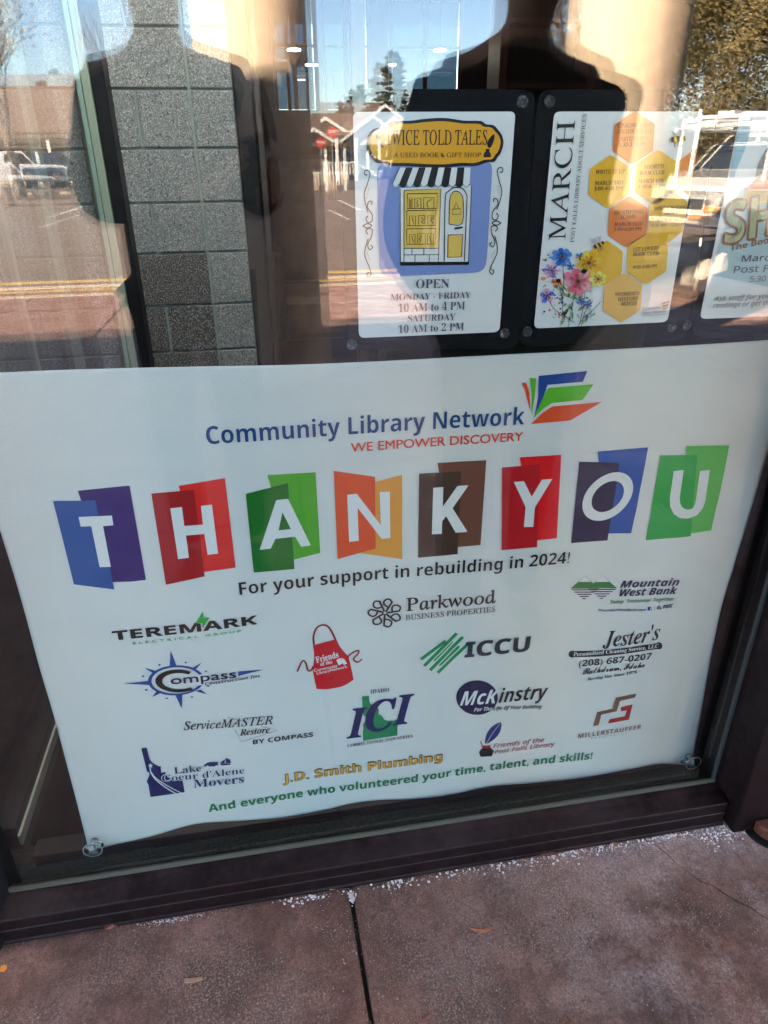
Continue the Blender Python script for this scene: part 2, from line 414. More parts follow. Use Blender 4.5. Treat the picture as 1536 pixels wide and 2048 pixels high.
# ================================================================== SETTING: ground, walk, lot
def sheet(name, x0, x1, y0, y1, z, m, kind='structure'):
    o = mesh_obj(name, [(x0, y0, z), (x1, y0, z), (x1, y1, z), (x0, y1, z)], [(0, 1, 2, 3)], m); o['kind'] = kind; return o
sheet('ground', -600, 600, -700, 500, -.14, DRYGR)
sheet('parking_lot', -90, 60, -46, -8.2, -.132, ASPH)
sheet('pavement_bed', -40, 40, -8.19, .04, -.016, mat('joint_dirt', (.012, .010, .009), .95))
pv = MB(); jx = [.084+1.55*k for k in range(-12, 14)]; jy = [.03, -1.62, -3.2, -4.8, -6.4, -8.0]
for i in range(len(jx)-1):
    for j in range(len(jy)-1):
        g = .0042
        pv.box((jx[i]+g, jy[j+1]+g, -.12), (jx[i+1]-g, jy[j]-g, 0))
SH = Matrix(((1, -.017, 0, 0), (0, 1, 0, 0), (0, 0, 1, 0), (0, 0, 0, 1)))
pv.v = [SH @ v for v in pv.v]
o = pv.build('pavement', CONC, bevel=.007); o['kind'] = 'structure'
kb = MB().box((-40, -8.2, -.13), (40, -8.01, .004)).build('kerb', COLUMN, bevel=.02); kb['kind'] = 'structure'
o = MB().box((-40, -9.5, -.131), (6, -9.3, -.126)).build('kerb_line', CURBY); o['kind'] = 'structure'
for k in range(9):
    sheet('parking_line', -20+k*2.9, -19.9+k*2.9, -27, -21.5, -.127, mat('white_line', (.6, .6, .58), .8))
# crack in the walk
cp = [(1310, 1690), (1322, 1700), (1338, 1712), (1352, 1727), (1368, 1738), (1385, 1752), (1402, 1764), (1425, 1771), (1444, 1785), (1462, 1796), (1480, 1807), (1500, 1815), (1520, 1830), (1550, 1846)]
cp = [G(*p) for p in cp]; cv = []
for i, p in enumerate(cp):
    t = (cp[min(i+1, len(cp)-1)]-cp[max(i-1, 0)]).normalized(); n = Vector((-t.y, t.x, 0)); wd = .0006+.0010*random.random()
    cv += [p+n*wd+Vector((0, 0, .0008)), p-n*wd*random.uniform(.4, 1)+Vector((0, 0, .0008))]
o = mesh_obj('pavement_crack', cv, [(2*i, 2*i+1, 2*i+3, 2*i+2) for i in range(len(cp)-1)], mat('crack_dark', (.012, .009, .008), .95)); o['kind'] = 'structure'
# de-icing salt along the foot of the frame
SALT = noisy('salt_grain', (.56, .48, .45), (.74, .66, .63), 200, .5, .0)
sv = MB(); rnd = random.Random(3)
def grain(x, y, r):
    n = rnd.choice((5, 6)); top = []; c = Vector((x, y, 0)); k0 = rnd.random()*6
    ring = [c+Vector((math.cos(k0+6.283*i/n)*r*rnd.uniform(.7, 1.1), math.sin(k0+6.283*i/n)*r*rnd.uniform(.7, 1.1), r*rnd.uniform(.25, .8))) for i in range(n)]
    a = c+Vector((rnd.uniform(-.2, .2)*r, 0, r*rnd.uniform(1.0, 1.5))); b = c+Vector((0, 0, -.0005))
    sv.add(ring+[a, b], [(i, (i+1) % n, n) for i in range(n)]+[((i+1) % n, i, n+1) for i in range(n)])
clump = [rnd.uniform(-.05, .92) for _ in range(34)]+[rnd.uniform(.86, .99) for _ in range(14)]
for _ in range(1500):
    c = rnd.choice(clump); x = rnd.gauss(c, .022); d = abs(rnd.gauss(0, .009 if x < .86 else .022))
    if x < -.06 and rnd.random() < .7: continue
    grain(x, -.0635-d, rnd.choice((.0006, .0008, .0008, .0011, .0014, .0020, .0031))*rnd.uniform(.8, 1.15))
for _ in range(160): grain(rnd.gauss(-.27, .035), -.063-abs(rnd.gauss(0, .005)), rnd.uniform(.0006, .0016))
pat = [(rnd.uniform(-.1, 1.0), rnd.uniform(-.36, -.09)) for _ in range(42)]
for _ in range(1500):
    a, b = rnd.choice(pat); grain(rnd.gauss(a, .02), min(-.07, rnd.gauss(b, .017)), rnd.uniform(.0003, .0008))
for _ in range(1300): grain(rnd.triangular(.3, 1.02, .9), -.064-abs(rnd.gauss(0, .022)), rnd.uniform(.0003, .0010))
for _ in range(500): grain(rnd.uniform(-.5, 1.1), rnd.uniform(-.46, -.07), rnd.uniform(.0003, .0007))
q = G(703, 1795)
for _ in range(90): grain(rnd.gauss(q.x, .0028), rnd.gauss(q.y, .006), rnd.uniform(.0008, .0022))
o = sv.build('salt', SALT); tag(o, 'white de-icing salt grains scattered along the foot of the window frame', 'salt', kind='stuff')
# grit swept into the corner of frame and walk
gv = sv; sv = MB()
for _ in range(1300):
    x = rnd.uniform(-.62, 1.1); grain(x, -.0625-abs(rnd.gauss(0, .004)), rnd.uniform(.0005, .0016))
o = sv.build('dirt_grit', noisy('dirt_grit', (.03, .018, .013), (.11, .065, .045), 300, .95, 0)); tag(o, 'dark grit gathered in the corner between frame and pavement', 'grit', kind='stuff')

# ------------------------------------------------------------------ leaves and chips on the walk
def leaf(name, label, cat, pts, zt, m, z0=.0012, curl=.006):
    q = [G(*p, z=z0) for p in pts]; c = sum(q, Vector())/len(q); n = len(q)
    L = max((p-c).length for p in q); v = []
    for s_ in (0, 1):
        for p in q: v.append(p+Vector((0, 0, curl*((p-c).length/L)**2*(.5+.5*math.sin(p.x*170))+s_*zt)))
    v += [c+Vector((0, 0, .0004)), c+Vector((0, 0, .0004+zt+curl*.15))]
    f = [(i, (i+1) % n, (i+1) % n+n, i+n) for i in range(n)]+[((i+1) % n, i, 2*n) for i in range(n)]+[(i+n, (i+1) % n+n, 2*n+1) for i in range(n)]
    b = MB().add(v, f).build(name, m, smooth=False); tag(b, label, cat); return b
LF_R = noisy('dry_red_leaf', (.16, .05, .04), (.26, .10, .075), 120, .7, .4, .001, stretch=(1, 4, 1))
LF_O = noisy('dry_orange_leaf', (.30, .08, .03), (.45, .16, .07), 150, .7, .4, .001)
LF_T = noisy('tan_chip', (.30, .14, .08), (.46, .25, .16), 160, .8, .5, .001, stretch=(1, 5, 1))
leaf('leaf', 'large curled reddish brown leaf against the foot of the frame at left', 'leaf', [(204, 1848), (211, 1864), (222, 1860), (240, 1848), (258, 1839), (270, 1834), (262, 1831), (244, 1831), (225, 1838), (212, 1843)], .0006, LF_R, curl=.012)
leaf('wood_chip', 'flat tan wood chip lying on the open concrete at lower left', 'wood chip', [(368, 1963), (369, 1958), (385, 1957), (404, 1955), (406, 1960), (398, 1963), (384, 1966), (370, 1967)], .0025, LF_T, curl=.001)
leaf('fallen_petal', 'bright orange oval petal at the left edge of the concrete', 'petal', [(0, 1938), (3, 1932), (9, 1930), (14, 1932), (14, 1937), (10, 1943), (4, 1945), (0, 1943)], .0008, mat('bright_orange', (.75, .27, .03), .6), curl=.001)
leaf('dry_frond', 'frayed orange dry frond lying alone right of the pavement joint', 'frond', [(940, 1859), (950, 1857), (965, 1860), (978, 1856), (995, 1853), (980, 1861), (968, 1866), (957, 1864), (948, 1862)], .0009, LF_O, curl=.006)
leaf('leaf', 'small pointed tan leaf in the salt beside the top of the pavement joint', 'leaf', [(658, 1780), (664, 1776), (674, 1772), (684, 1768), (680, 1773), (670, 1779), (661, 1782)], .0008, LF_T, curl=.004)
leaf('leaf', 'torn orange leaf scrap by the frame right of the curled leaf', 'leaf', [(384, 1812), (392, 1809), (405, 1807), (404, 1813), (396, 1817), (390, 1814)], .0008, LF_O, curl=.005)
leaf('leaf', 'tan leaf sliver on the salt near the right end of the sill', 'leaf', [(1220, 1687), (1228, 1685), (1242, 1690), (1240, 1694), (1228, 1694)], .0008, LF_T, curl=.003)
leaf('leaf', 'dark rusty leaf among the salt below the middle of the sill', 'leaf', [(1078, 1708), (1088, 1702), (1102, 1703), (1115, 1708), (1105, 1713), (1090, 1713)], .0008, LF_R, curl=.003)
leaf('bark_sliver', 'thin brown bark sliver at the bottom edge of the picture', 'bark', [(838, 2044), (846, 2036), (857, 2027), (862, 2030), (852, 2040), (842, 2048)], .002, LF_R, curl=.002)

# ================================================================== WINDOW
GX0, GX1, GZ0, GZ1 = -.578, .934, .085, 2.9
win = empty('window', (.18, 0, 0))
tag(win, 'dark bronze framed storefront window with a clear double pane', 'window')
prof = [(-.004, .077), (-.022, .071), (-.034, .0684), (-.055, .0635), (-.0565, .0600), (-.0555, .035), (-.0570, .033), (-.0570, .006), (-.0605, .004), (-.0605, -.002), (.05, -.002), (.05, .025), (.012, .077)]
MB().prism(prof, GX0-.02, GX1+.003).build('sill', BRONZE, win, bevel=.0012)
gk = MB().box((GX0, -.0075, .0755), (GX1, -.0005, .0865)); 
gk.build('gasket', GASKET, win, bevel=.002)
gd = MB()
for i in range(520):
    x = GX0+.004+(GX1-GX0-.008)*i/519; gd.box((x-.0005, -.0083, .0800), (x+.0005, -.0074, .0812))
gd.cur = 0
gd.build('gasket_stitch', mat('stitch_white', (.20, .20, .18), .5), win)
gk = MB().box((GX1-.0105, -.0070, .0866), (GX1-.0015, -.0005, GZ1)); gk.build('gasket', mat('grey_green_gasket', (.022, .028, .029), .6), win, bevel=.002)
gd = MB()
for i in range(400):
    z = .09+(1.5)*i/399
    gd.box((GX1-.0090, -.0080, z-.0006), (GX1-.0080, -.0069, z+.0006)); gd.box((GX1-.0042, -.0080, z-.0006), (GX1-.0032, -.0069, z+.0006))
gd.build('gasket_stitch', mat('stitch_grey', (.10, .12, .12), .5), win)
jb = [(GX1, .05), (GX1, -.004), (GX1+.002, -.018), (GX1+.009, -.040), (GX1+.010, -.0815), (GX1+.013, -.085), (GX1+.40, -.085), (GX1+.40, .05)]
RX = Matrix(((0, 1, 0, 0), (0, 0, 1, 0), (1, 0, 0, 0), (0, 0, 0, 1)))
MB().prism(jb, 0.0, 3.0, RX).build('jamb', BRONZE, win, bevel=.0015)
jl = [(GX0, .05), (GX0, -.004), (GX0-.004, -.02), (GX0-.012, -.06), (GX0-.016, -.075), (GX0-.16, -.075), (GX0-.16, .05)]
MB().prism(jl, 0.0, 3.0, RX).build('jamb', BLACKF, win, bevel=.0015)
MB().box((GX0-.001, -.05, GZ1-.002), (GX1+.001, .05, GZ1+.1)).build('header', BRONZE, win, bevel=.002)
# inner stop of black aluminium behind the glass
MB().box((GX0, .115, .0), (GX1, .16, .022)).build('inner_stop', BLACKF, win, bevel=.002)
MB().box((GX1-.008, .135, .0225), (GX1+.35, .19, GZ1)).build('inner_stop', BLACKF, win, bevel=.002)
MB().box((GX0+.002, .0, .078), (GX1-.002, .006, GZ1)).build('pane', GLASS, win)
T2 = Matrix.Translation((.18, .025, 1.3)) @ Matrix.Rotation(R(.42), 4, 'Z') @ Matrix.Rotation(R(-.34), 4, 'X')
MB().box((GX0+.006-.18, -.003, .08-1.3), (GX1-.006-.18, .003, GZ1-1.3), T2).build('pane', GLASS, win)
# threshold foot of the door at the right edge
ft = empty('door_pivot', (1.06, -.1, 0)); tag(ft, 'rusty rounded pivot foot at the base of the right jamb', 'door pivot')
pr = []
for i in range(17):
    a = math.pi+math.pi*i/16
    pr.append((1.052+.062*math.cos(a)*(1 if i > 8 else 1.0), -.090+.050*math.sin(a)))
RZ = Matrix(((1, 0, 0, 0), (0, 1, 0, 0), (0, 0, 1, 0), (0, 0, 0, 1)))
def slab(b, outline, z0, z1):
    n = len(outline); return b.add([(x, y, z0) for x, y in outline]+[(x, y, z1) for x, y in outline], [tuple(range(n))[::-1], tuple(range(n, 2*n))]+[(i, (i+1) % n, (i+1) % n+n, i+n) for i in range(n)])
b = slab(MB(), pr+[(1.114, -.086), (.990, -.086)], .004, .034); b.build('casting', RUST, ft, bevel=.004)
b = MB().lathe((1.04, -.105, .034), [(.0, 0), (.012, 0), (.012, .003), (.006, .004), (.0, .002)], 16); b.build('screw', RUST, ft)
b = slab(MB(), [(1.052+(x-1.052)*1.28, -.09+(y+.09)*1.3) for x, y in pr]+[(1.13, -.085), (.972, -.085)], .0, .004); b.build('base_plate', BLACKF, ft, bevel=.001)

# façade beyond the window and the roof that shades it
def block_wall(name, x0, x1, y0, y1, z0, z1):
    b = MB(); b.box((x0, y0, z0), (x1, y1, z1)); return b.build(name, BLOCK_L)
for x0, x1, lab in ((-9, GX0-.165, 'pale block wall left of the storefront window'), (GX1+1.7, 14, 'pale block wall right of the entrance door')):
    o = block_wall('block_wall', x0, x1, 0, .2, 0, 3.4); tag(o, lab, 'wall')
o = MB().box((GX1+.41, -.03, 0), (GX1+1.69, .03, 3.0)).build('entrance_door', BRONZE); tag(o, 'dark bronze entrance door right of the window', 'door')
o = MB().box((GX0-.16, -.04, 3.001), (GX1+1.69, .2, 3.4)).build('fascia', BRONZE); tag(o, 'dark bronze fascia above the window', 'fascia')
SOF = noisy('roof_soffit', (.30, .27, .23), (.36, .33, .28), 12, .9, .2)
b = MB(); b.box((-9.5, .201, 3.41), (14.2, 14, 3.7)); b.box((-9.5, -1.60, 3.411), (-1.6, .2005, 3.7)); b.box((-1.599, -.75, 3.411), (5.5, .2005, 3.7))  # unseen eaves, stepped to set where shade ends on each column
o = b.build('flat_roof', SOF); tag(o, 'unseen flat roof of the library with eaves stepped to shade the columns', 'roof')
o = MB().box((-5, -4.7, 4.8), (9.5, -1.6, 5.1)).build('shade_canopy', SOF); tag(o, 'added unseen canopy over the round columns, cutting sky light on the window', 'canopy')  # added out of view to block sky light from banner and walk
# ================================================================== BANNER
BY = .075
def bsurf(X, Z):
    u = X; v = Z-.62
    y = BY + .0050*math.sin(5.2*u+1.1*v+.4)*math.cos(2.3*v+.5) + .0022*math.sin(13*u-3*v) + .0012*math.sin(9*v+4*u+1)
    e = min(X+.412, .885-X)                     # curl at the free side hems
    if e < .16: y += .006*((.16-e)/.16)**2*math.sin(7.5*Z+(.6 if X > 0 else 2.2))
    y += .0009*math.exp(-((v+.30-.42*(u-.75))/.03)**2)*(1/(1+math.exp(-(u-.62)*30)))     # packing crease, low right
    y -= .0014*math.exp(-((Z-(1.02-.7*(X-.30)))/.022)**2)*(1/(1+math.exp(-(X-.40)*30)))
    y += .0010*math.exp(-((Z-.885+.018*X)/.012)**2)
    y += .0008*math.exp(-((X-.33+.012*Z)/.012)**2)
    return y
bn = empty('banner', (.22, BY, .62))
tag(bn, 'large white vinyl thank you banner of a library network hung behind the glass', 'banner')
topE = [(-90, 748), (0, 745), (150, 739), (300, 735), (450, 732), (600, 729), (768, 722), (900, 715), (1050, 707), (1200, 700), (1350, 692), (1450, 686), (1536, 680), (1600, 676)]
botE = [(178, 1702), (196, 1698), (225, 1690), (300, 1673), (390, 1648), (482, 1641), (560, 1635), (646, 1620), (700, 1607), (756, 1600), (830, 1597), (900, 1589), (975, 1573), (1060, 1566), (1157, 1556), (1244, 1541), (1314, 1528), (1350, 1528), (1384, 1532)]
lefE = [(-90, 748), (-62, 860), (-30, 960), (0, 1060), (40, 1190), (78, 1330), (113, 1450), (150, 1590), (178, 1702)]
rigE = [(1600, 676), (1570, 790), (1538, 890), (1507, 1000), (1483, 1080), (1462, 1150), (1440, 1225), (1420, 1320), (1403, 1420), (1392, 1480), (1384, 1532)]
def resample(E, n):
    q = []
    for x, y in E:
        d = BY
        for _ in range(3): v = P(x, y, d); d = bsurf(v.x, v.z)
        q.append(Vector((v.x, v.z)))
    q = [Vector(p) for p in smooth_path(q, 6)]
    d = [0]
    for i in range(1, len(q)): d.append(d[-1]+(q[i]-q[i-1]).length)
    out = []; j = 0
    for i in range(n+1):
        t = d[-1]*i/n
        while j < len(d)-2 and d[j+1] < t: j += 1
        k = (t-d[j])/max(1e-9, d[j+1]-d[j]); out.append(q[j].lerp(q[j+1], min(1, k)))
    return out
NU, NV = 230, 170
Tt, Bb, Ll, Rr = resample(topE, NU), resample(botE, NU), resample(lefE, NV), resample(rigE, NV)
V = []; F = []
for j in range(NV+1):
    v = j/NV
    for i in range(NU+1):
        u = i/NU
        p = Tt[i]*(1-v)+Bb[i]*v + Ll[j]*(1-u)+Rr[j]*u - (Tt[0]*(1-u)*(1-v)+Tt[-1]*u*(1-v)+Bb[0]*(1-u)*v+Bb[-1]*u*v)
        hem = .0006 if (u < .045 or u > .955 or v < .05 or v > .95) else 0
        V.append((p.x, bsurf(p.x, p.y)-hem, p.y))
for j in range(NV):
    for i in range(NU):
        a = j*(NU+1)+i; F.append((a, a+NU+1, a+NU+2, a+1))
sh = mesh_obj('vinyl_sheet', V, F, VINYL, bn, smooth=True)
so_ = sh.modifiers.new('thickness', 'SOLIDIFY'); so_.thickness = .0006; so_.offset = -1

p = Print(BY, bsurf, .016)
zA, zB, zC, zD, zE, zF = (380, 720, 1.786), (0, 700, 3.072), (980, 860, 2.7626), (200, 1180, 3.072), (560, 1160, 2.743), (1080, 1140, 3.3684)
zK, zL, zI = (240, 1290, 5.12), (270, 1480, 6.4), (680, 1370, 9.035)
BLUE = (8, 64, 112); NAVY = (20, 31, 66); BLK = (22, 24, 28); WHT = (176, 193, 202)
# heading
p.z(zA).text('Community Library Network', (62, 300), (1192, 229), (64, 236), 'B', BLUE, off=-.004); p.done('heading_lettering', bn)
p.text('WE EMPOWER DISCOVERY', (575, 328), (1187, 287), (573, 297), '', (186, 66, 52), off=.014); p.done('motto_lettering', bn)
p.poly([(1244, 56), (1419, 38), (1402, 77), (1276, 88), (1251, 158), (1230, 198), (1243, 130)], (14, 62, 130))
p.poly([(1185, 81), (1201, 82), (1212, 120), (1214, 184), (1206, 150), (1196, 108)], (196, 66, 44))
p.poly([(1212, 63), (1236, 65), (1232, 120), (1222, 180), (1219, 200), (1220, 130)], (76, 152, 48))
p.poly([(1280, 99), (1441, 85), (1402, 142), (1293, 153), (1262, 172), (1224, 208), (1256, 140)], (76, 156, 46))
p.poly([(1293, 165), (1470, 149), (1358, 215), (1217, 228), (1256, 190)], (206, 74, 44)); p.done('book_emblem', bn, 'blue, green and orange open book emblem')
# letter tiles: (zoom, back colour, back outline, front colour, front outline, letter drawing)
def tile(ch, zoom, cb, back, cf, front, draw):
    p.z(zoom).poly(back, cb, 1).poly(front, cf, 2)
    t = p.done('letter_tile', bn, 'printed tile with the letter '+ch)
    draw(); p.done('letter', t)
tile('T', zB, (42, 36, 96), [(478, 863), (796, 831), (897, 1410), (820, 1420), (690, 1424)], (24, 74, 136), [(327, 926), (587, 921), (703, 1468), (455, 1437)],
     lambda: p.poly([(484, 1023), (688, 1014), (698, 1073), (634, 1079), (682, 1329), (614, 1331), (562, 1079), (498, 1082)], WHT, 3))
tile('H', zB, (196, 46, 44), [(1098, 833), (1382, 785), (1447, 1335), (1250, 1362)], (132, 38, 42), [(930, 880), (1192, 856), (1258, 1388), (1020, 1440)],
     lambda: p.poly([(1047, 970), (1118, 962), (1133, 1078), (1247, 1070), (1235, 955), (1302, 947), (1340, 1247), (1276, 1255), (1256, 1127), (1143, 1136), (1161, 1273), (1095, 1281)], WHT, 3))
tile('A', zA, (66, 142, 46), [(276, 410), (448, 400), (465, 688), (370, 712)], (36, 96, 44), [(199, 477), (350, 438), (373, 745), (228, 758)],
     lambda: p.poly([(308, 499), (350, 494), (431, 660), (397, 665), (375, 629), (305, 637), (288, 672), (249, 676)], WHT, 3, holes=[[(330, 542), (316, 607), (360, 602)]]))
tile('N', zA, (208, 132, 60), [(640, 440), (757, 410), (757, 710), (600, 688)], (200, 74, 44), [(513, 395), (660, 416), (663, 672), (527, 710)],
     lambda: p.poly([(561, 480), (595, 476), (681, 588), (677, 470), (713, 468), (715, 634), (685, 638), (598, 526), (602, 644), (568, 648)], WHT, 3))
tile('K', zA, (92, 66, 58), [(883, 367), (1057, 357), (1037, 660), (940, 668)], (62, 52, 46), [(818, 405), (968, 396), (955, 692), (814, 705)],
     lambda: p.poly([(868, 455), (904, 452), (902, 522), (955, 448), (994, 446), (937, 528), (990, 612), (948, 615), (914, 556), (900, 574), (898, 619), (863, 621)], WHT, 3))
tile('Y', zC, (186, 22, 40), [(162, 150), (392, 135), (368, 597), (250, 609)], (146, 30, 42), [(64, 206), (275, 186), (258, 645), (62, 662)],
     lambda: p.poly([(130, 285), (185, 280), (228, 366), (285, 272), (342, 268), (246, 425), (237, 532), (185, 534), (195, 424)], WHT, 3))
tile('O', zC, (30, 74, 146), [(593, 118), (873, 94), (778, 569), (640, 570)], (22, 34, 62), [(490, 173), (713, 180), (647, 608), (447, 623)],
     lambda: p.ell((648, 365), 138, 131, WHT, 3, 24, 28, 56, .64))
tile('U', zC, (70, 156, 74), [(1080, 87), (1320, 83), (1272, 330), (1236, 480), (1220, 553), (1100, 572)], (32, 138, 66), [(938, 138), (1142, 135), (1107, 585), (858, 607)],
     lambda: p.stroke([(1040, 222), (1030, 290), (1018, 370), (1020, 410), (1035, 442), (1062, 460), (1095, 462), (1128, 450), (1150, 422), (1160, 390), (1170, 320), (1184, 222)], 54, WHT, 3))
p.z(zA).text('For your support in rebuilding in 2024!', (178, 838), (1352, 724), (176, 793), 'B', BLK, off=-.012); p.done('thanks_lettering', bn)
# sponsors -----------------------------------------------------------------
p.z(zF)
for cx, top, midy, bot, hw in ((300, 37, 123, 200, 98), (418, 34, 120, 198, 100)):
    k = lambda y: hw*(1-abs(y-midy)/((midy-top) if y < midy else (bot-midy)))
    p.poly([(cx-hw-4, midy), (cx+2, top-4), (cx+hw+4, midy), (cx-6, bot+4)], WHT, 1)
    p.poly([(cx-k(77), 77), (cx+k(77), 77), (cx+hw, midy), (cx-hw, midy)], (44, 104, 50), 2)
    p.stroke([(cx-k(77), 77), (cx+1, top), (cx+k(77), 77)], 2.4, BLK, 2)
    for i in range(5):
        y0 = midy+4+15*i; y1 = y0+8; p.poly([(cx-k(y0)-3*i*.5, y0), (cx+k(y0)-3*i*.5, y0), (cx+k(y1)-3*i*.5, y1), (cx-k(y1)-3*i*.5, y1)], NAVY, 2)
p.text('Mountain', (537, 118), (930, 101), (537, 71), 'BI', (24, 32, 62), off=.012).text('West Bank', (531, 175), (915, 158), (531, 128), 'BI', (24, 32, 62), off=.012)
p.text('Today. Tomorrow. Together.', (467, 226), (903, 204), (467, 201), 'BI', (44, 104, 50), off=-.006).text('MountainWestBank.com', (390, 277), (708, 273), (390, 259), '', (40, 50, 80), off=.012)
p.poly([(724, 246), (750, 246), (750, 270), (724, 270)], (34, 58, 140), 2).text('f', (733, 270), (746, 270), (733, 250), 'B', WHT, 3).stroke([(768, 240), (768, 270)], 1.8, BLK)
p.poly([(785, 262), (785, 249), (799, 237), (813, 248), (813, 261)], BLK, 2, holes=[[(789, 258), (789, 250), (799, 242), (809, 249), (809, 257)]]).stroke([(793, 253), (805, 252)], 3, BLK)
p.text('FDIC', (825, 258), (892, 248), (826, 236), 'BI', BLK, off=.02); p.done('sponsor_logo', bn, 'bank logo of two green and navy diamond mountains')
p.text("Jester's", (420, 512), (800, 460), (430, 408), 'SBI', BLK, bend=14)
bar = [(215, 564), (300, 563), (400, 559), (500, 550), (600, 538), (700, 522), (798, 508)]
p.stroke(bar, 48, BLK, 2).ell((215, 564), 24, 24, BLK, 2).ell((798, 508), 24, 24, BLK, 2)
p.text('Personalized Cleaning Service, LLC', (222, 576), (792, 518), (222, 551), 'SB', WHT, 4, bend=7)
p.text('(208) 687-0207', (258, 648), (745, 596), (258, 606), 'B', BLK, bend=4).text('Rathdrum, Idaho', (285, 702), (702, 652), (285, 664), 'SC', BLK, off=.012).text('\u00b7 Serving You Since 1976 \u00b7', (303, 745), (668, 690), (303, 726), 'SBI', BLK, off=.01)
p.done('sponsor_logo', bn, 'black cleaning service logo with a rounded bar and telephone number')
p.poly([(356, 1050), (383, 955), (487, 932), (510, 858), (648, 829), (638, 857), (537, 880), (515, 950), (412, 972), (393, 1042)], (96, 76, 62))
p.poly([(543, 922), (622, 903), (597, 1006), (457, 1031), (467, 1004), (570, 984), (585, 941), (545, 949)], (136, 40, 40))
p.text('MILLERSTAUFFER', (255, 1130), (677, 1066), (257, 1101), 'B', (104, 58, 56), sp=1.15, off=-.006).text('ARCHITECTS', (337, 1136), (583, 1101), (338, 1128), '', (90, 70, 66), sp=2.0, off=.01)
p.done('sponsor_logo', bn, 'brown and red angular architects logo')
p.z(zD).text('TEREMARK', (84, 306), (967, 206), (76, 252), 'B', BLK, off=.022)
p.poly([(632, 125), (587, 198), (624, 203), (626, 246), (675, 163), (640, 164)], WHT, 3).poly([(632, 125), (589, 197), (629, 201), (630, 232), (673, 164), (638, 166)], (44, 142, 66), 4)
p.text('ELECTRICAL GROUP', (203, 333), (867, 256), (203, 318), '', (52, 140, 70), sp=1.6, off=.02); p.done('sponsor_logo', bn, 'black electrical group logo with a green lightning bolt')
p.z(zK)
CB = (20, 66, 128)
p.ell((575, 358), 288, 154, CB, 1, 0, 8, 56, .875)
p.poly([(770, 300), (900, 292), (905, 402), (790, 408)], WHT, 2)
for sp_ in ([(519, 50), (583, 218), (508, 216)], [(35, 390), (292, 363), (302, 405)], [(633, 645), (640, 500), (565, 505)], [(1472, 246), (1208, 267), (1213, 312)], [(838, 172), (775, 248), (738, 232)], [(252, 228), (378, 262), (335, 282)], [(328, 528), (418, 488), (372, 472)], [(888, 500), (775, 468), (825, 450)]): p.poly(sp_, CB, 2)
for c in ((405, 198), (675, 174), (880, 263), (237, 316), (270, 454), (480, 540), (737, 527), (903, 414)): p.ell(c, 13, 8, CB, 2, n=12)
co, ci = [], []
for i in range(31):
    a = R(52+(310-52)*i/30); co.append((595+233*math.cos(a)-10*math.sin(a), 362-117*math.sin(a)-4*math.cos(a)))
    ci.append((605+172*math.cos(a)-8*math.sin(a), 364-83*math.sin(a)-4*math.cos(a)))
p.poly(co+ci[::-1], BLK, 3)
p.text('ompass', (525, 396), (1190, 326), (525, 312), '', (20, 30, 62), 4, off=.02).text('Construction Inc', (872, 406), (1442, 322), (872, 374), 'BI', (20, 30, 62), 4, off=-.004)
p.done('sponsor_logo', bn, 'blue compass rose construction logo with a large black C')
p.z(zD).text('ServiceMASTER', (515, 857), (1060, 820), (517, 806), 'SI', BLK, off=.010).text('Restore', (858, 893), (1042, 873), (862, 853), 'SBI', BLK)
p.stroke([(880, 803), (787, 778), (806, 811)], 2.6, BLK).stroke([(828, 853), (868, 930), (1090, 858), (990, 834)], 2.6, BLK).text('BY COMPASS', (940, 946), (1309, 898), (942, 918), 'B', BLK)
p.done('sponsor_logo', bn, 'black italic restoration company logo with a thin triangle outline')
IDS = [(0, 0), (.19, 0), (.20, .165), (.27, .235), (.30, .285), (.40, .34), (.44, .40), (.47, .455), (.50, .44), (.56, .50), (.60, .585), (.70, .595), (.80, .60), (.90, .57), (1, .62), (1, 1), (0, 1), (0, .81), (.03, .75), (0, .69), (.05, .62), (.10, .53), (.03, .49), (0, .44)]
p.z(zL)
p.poly([(80, 100), (150, 90), (190, 245), (225, 285), (300, 330), (330, 328), (335, 415), (382, 403), (420, 470), (500, 505), (610, 515), (637, 662), (198, 725), (172, 570), (150, 525), (185, 440), (182, 408), (155, 400)], (30, 40, 84), 1)
p.poly([(200+(36 if i % 2 == 0 else 15)*math.sin(math.pi*i/5), 322-(36 if i % 2 == 0 else 15)*math.cos(math.pi*i/5)) for i in range(10)], WHT, 2)
p.stroke(smooth_path([(195, 345), (205, 410), (250, 480), (340, 560), (440, 630), (545, 690)]), 15, WHT, 2).stroke(smooth_path([(208, 400), (260, 470), (370, 548), (480, 612), (600, 672)]), 12, WHT, 3)
for k, (tx, a, b, t) in enumerate((('Lake', (505, 425), (850, 388), (487, 341)), ("Coeur d'Alene", (350, 522), (1402, 415), (340, 440)), ('Movers', (752, 602), (1395, 535), (756, 498)))):
    if k == 1: p.text(tx, a, b, t, 'SB', WHT, 3, off=.05)
    p.text(tx, a, b, t, 'SB', (30, 44, 88), 4, off=-.004)
p.poly([(883, 318), (905, 300), (925, 284), (955, 275), (1058, 273), (1068, 318), (1040, 330), (890, 332)], (30, 44, 88), 2).ell((928, 330), 15, 13, WHT, 3, n=14).ell((1044, 326), 15, 13, WHT, 3, n=14)
p.poly([(1085, 293), (1150, 238), (1148, 288)], (30, 44, 88), 2).poly([(1158, 218), (1215, 245), (1230, 285), (1165, 288)], (30, 44, 88), 2).poly([(1085, 298), (1228, 292), (1215, 312), (1105, 316)], (30, 44, 88), 2).ell((1190, 318), 11, 10, WHT, 3, n=12)
p.done('sponsor_logo', bn, 'navy movers logo with a state outline, a van and a sailboat')
p.z(zE)
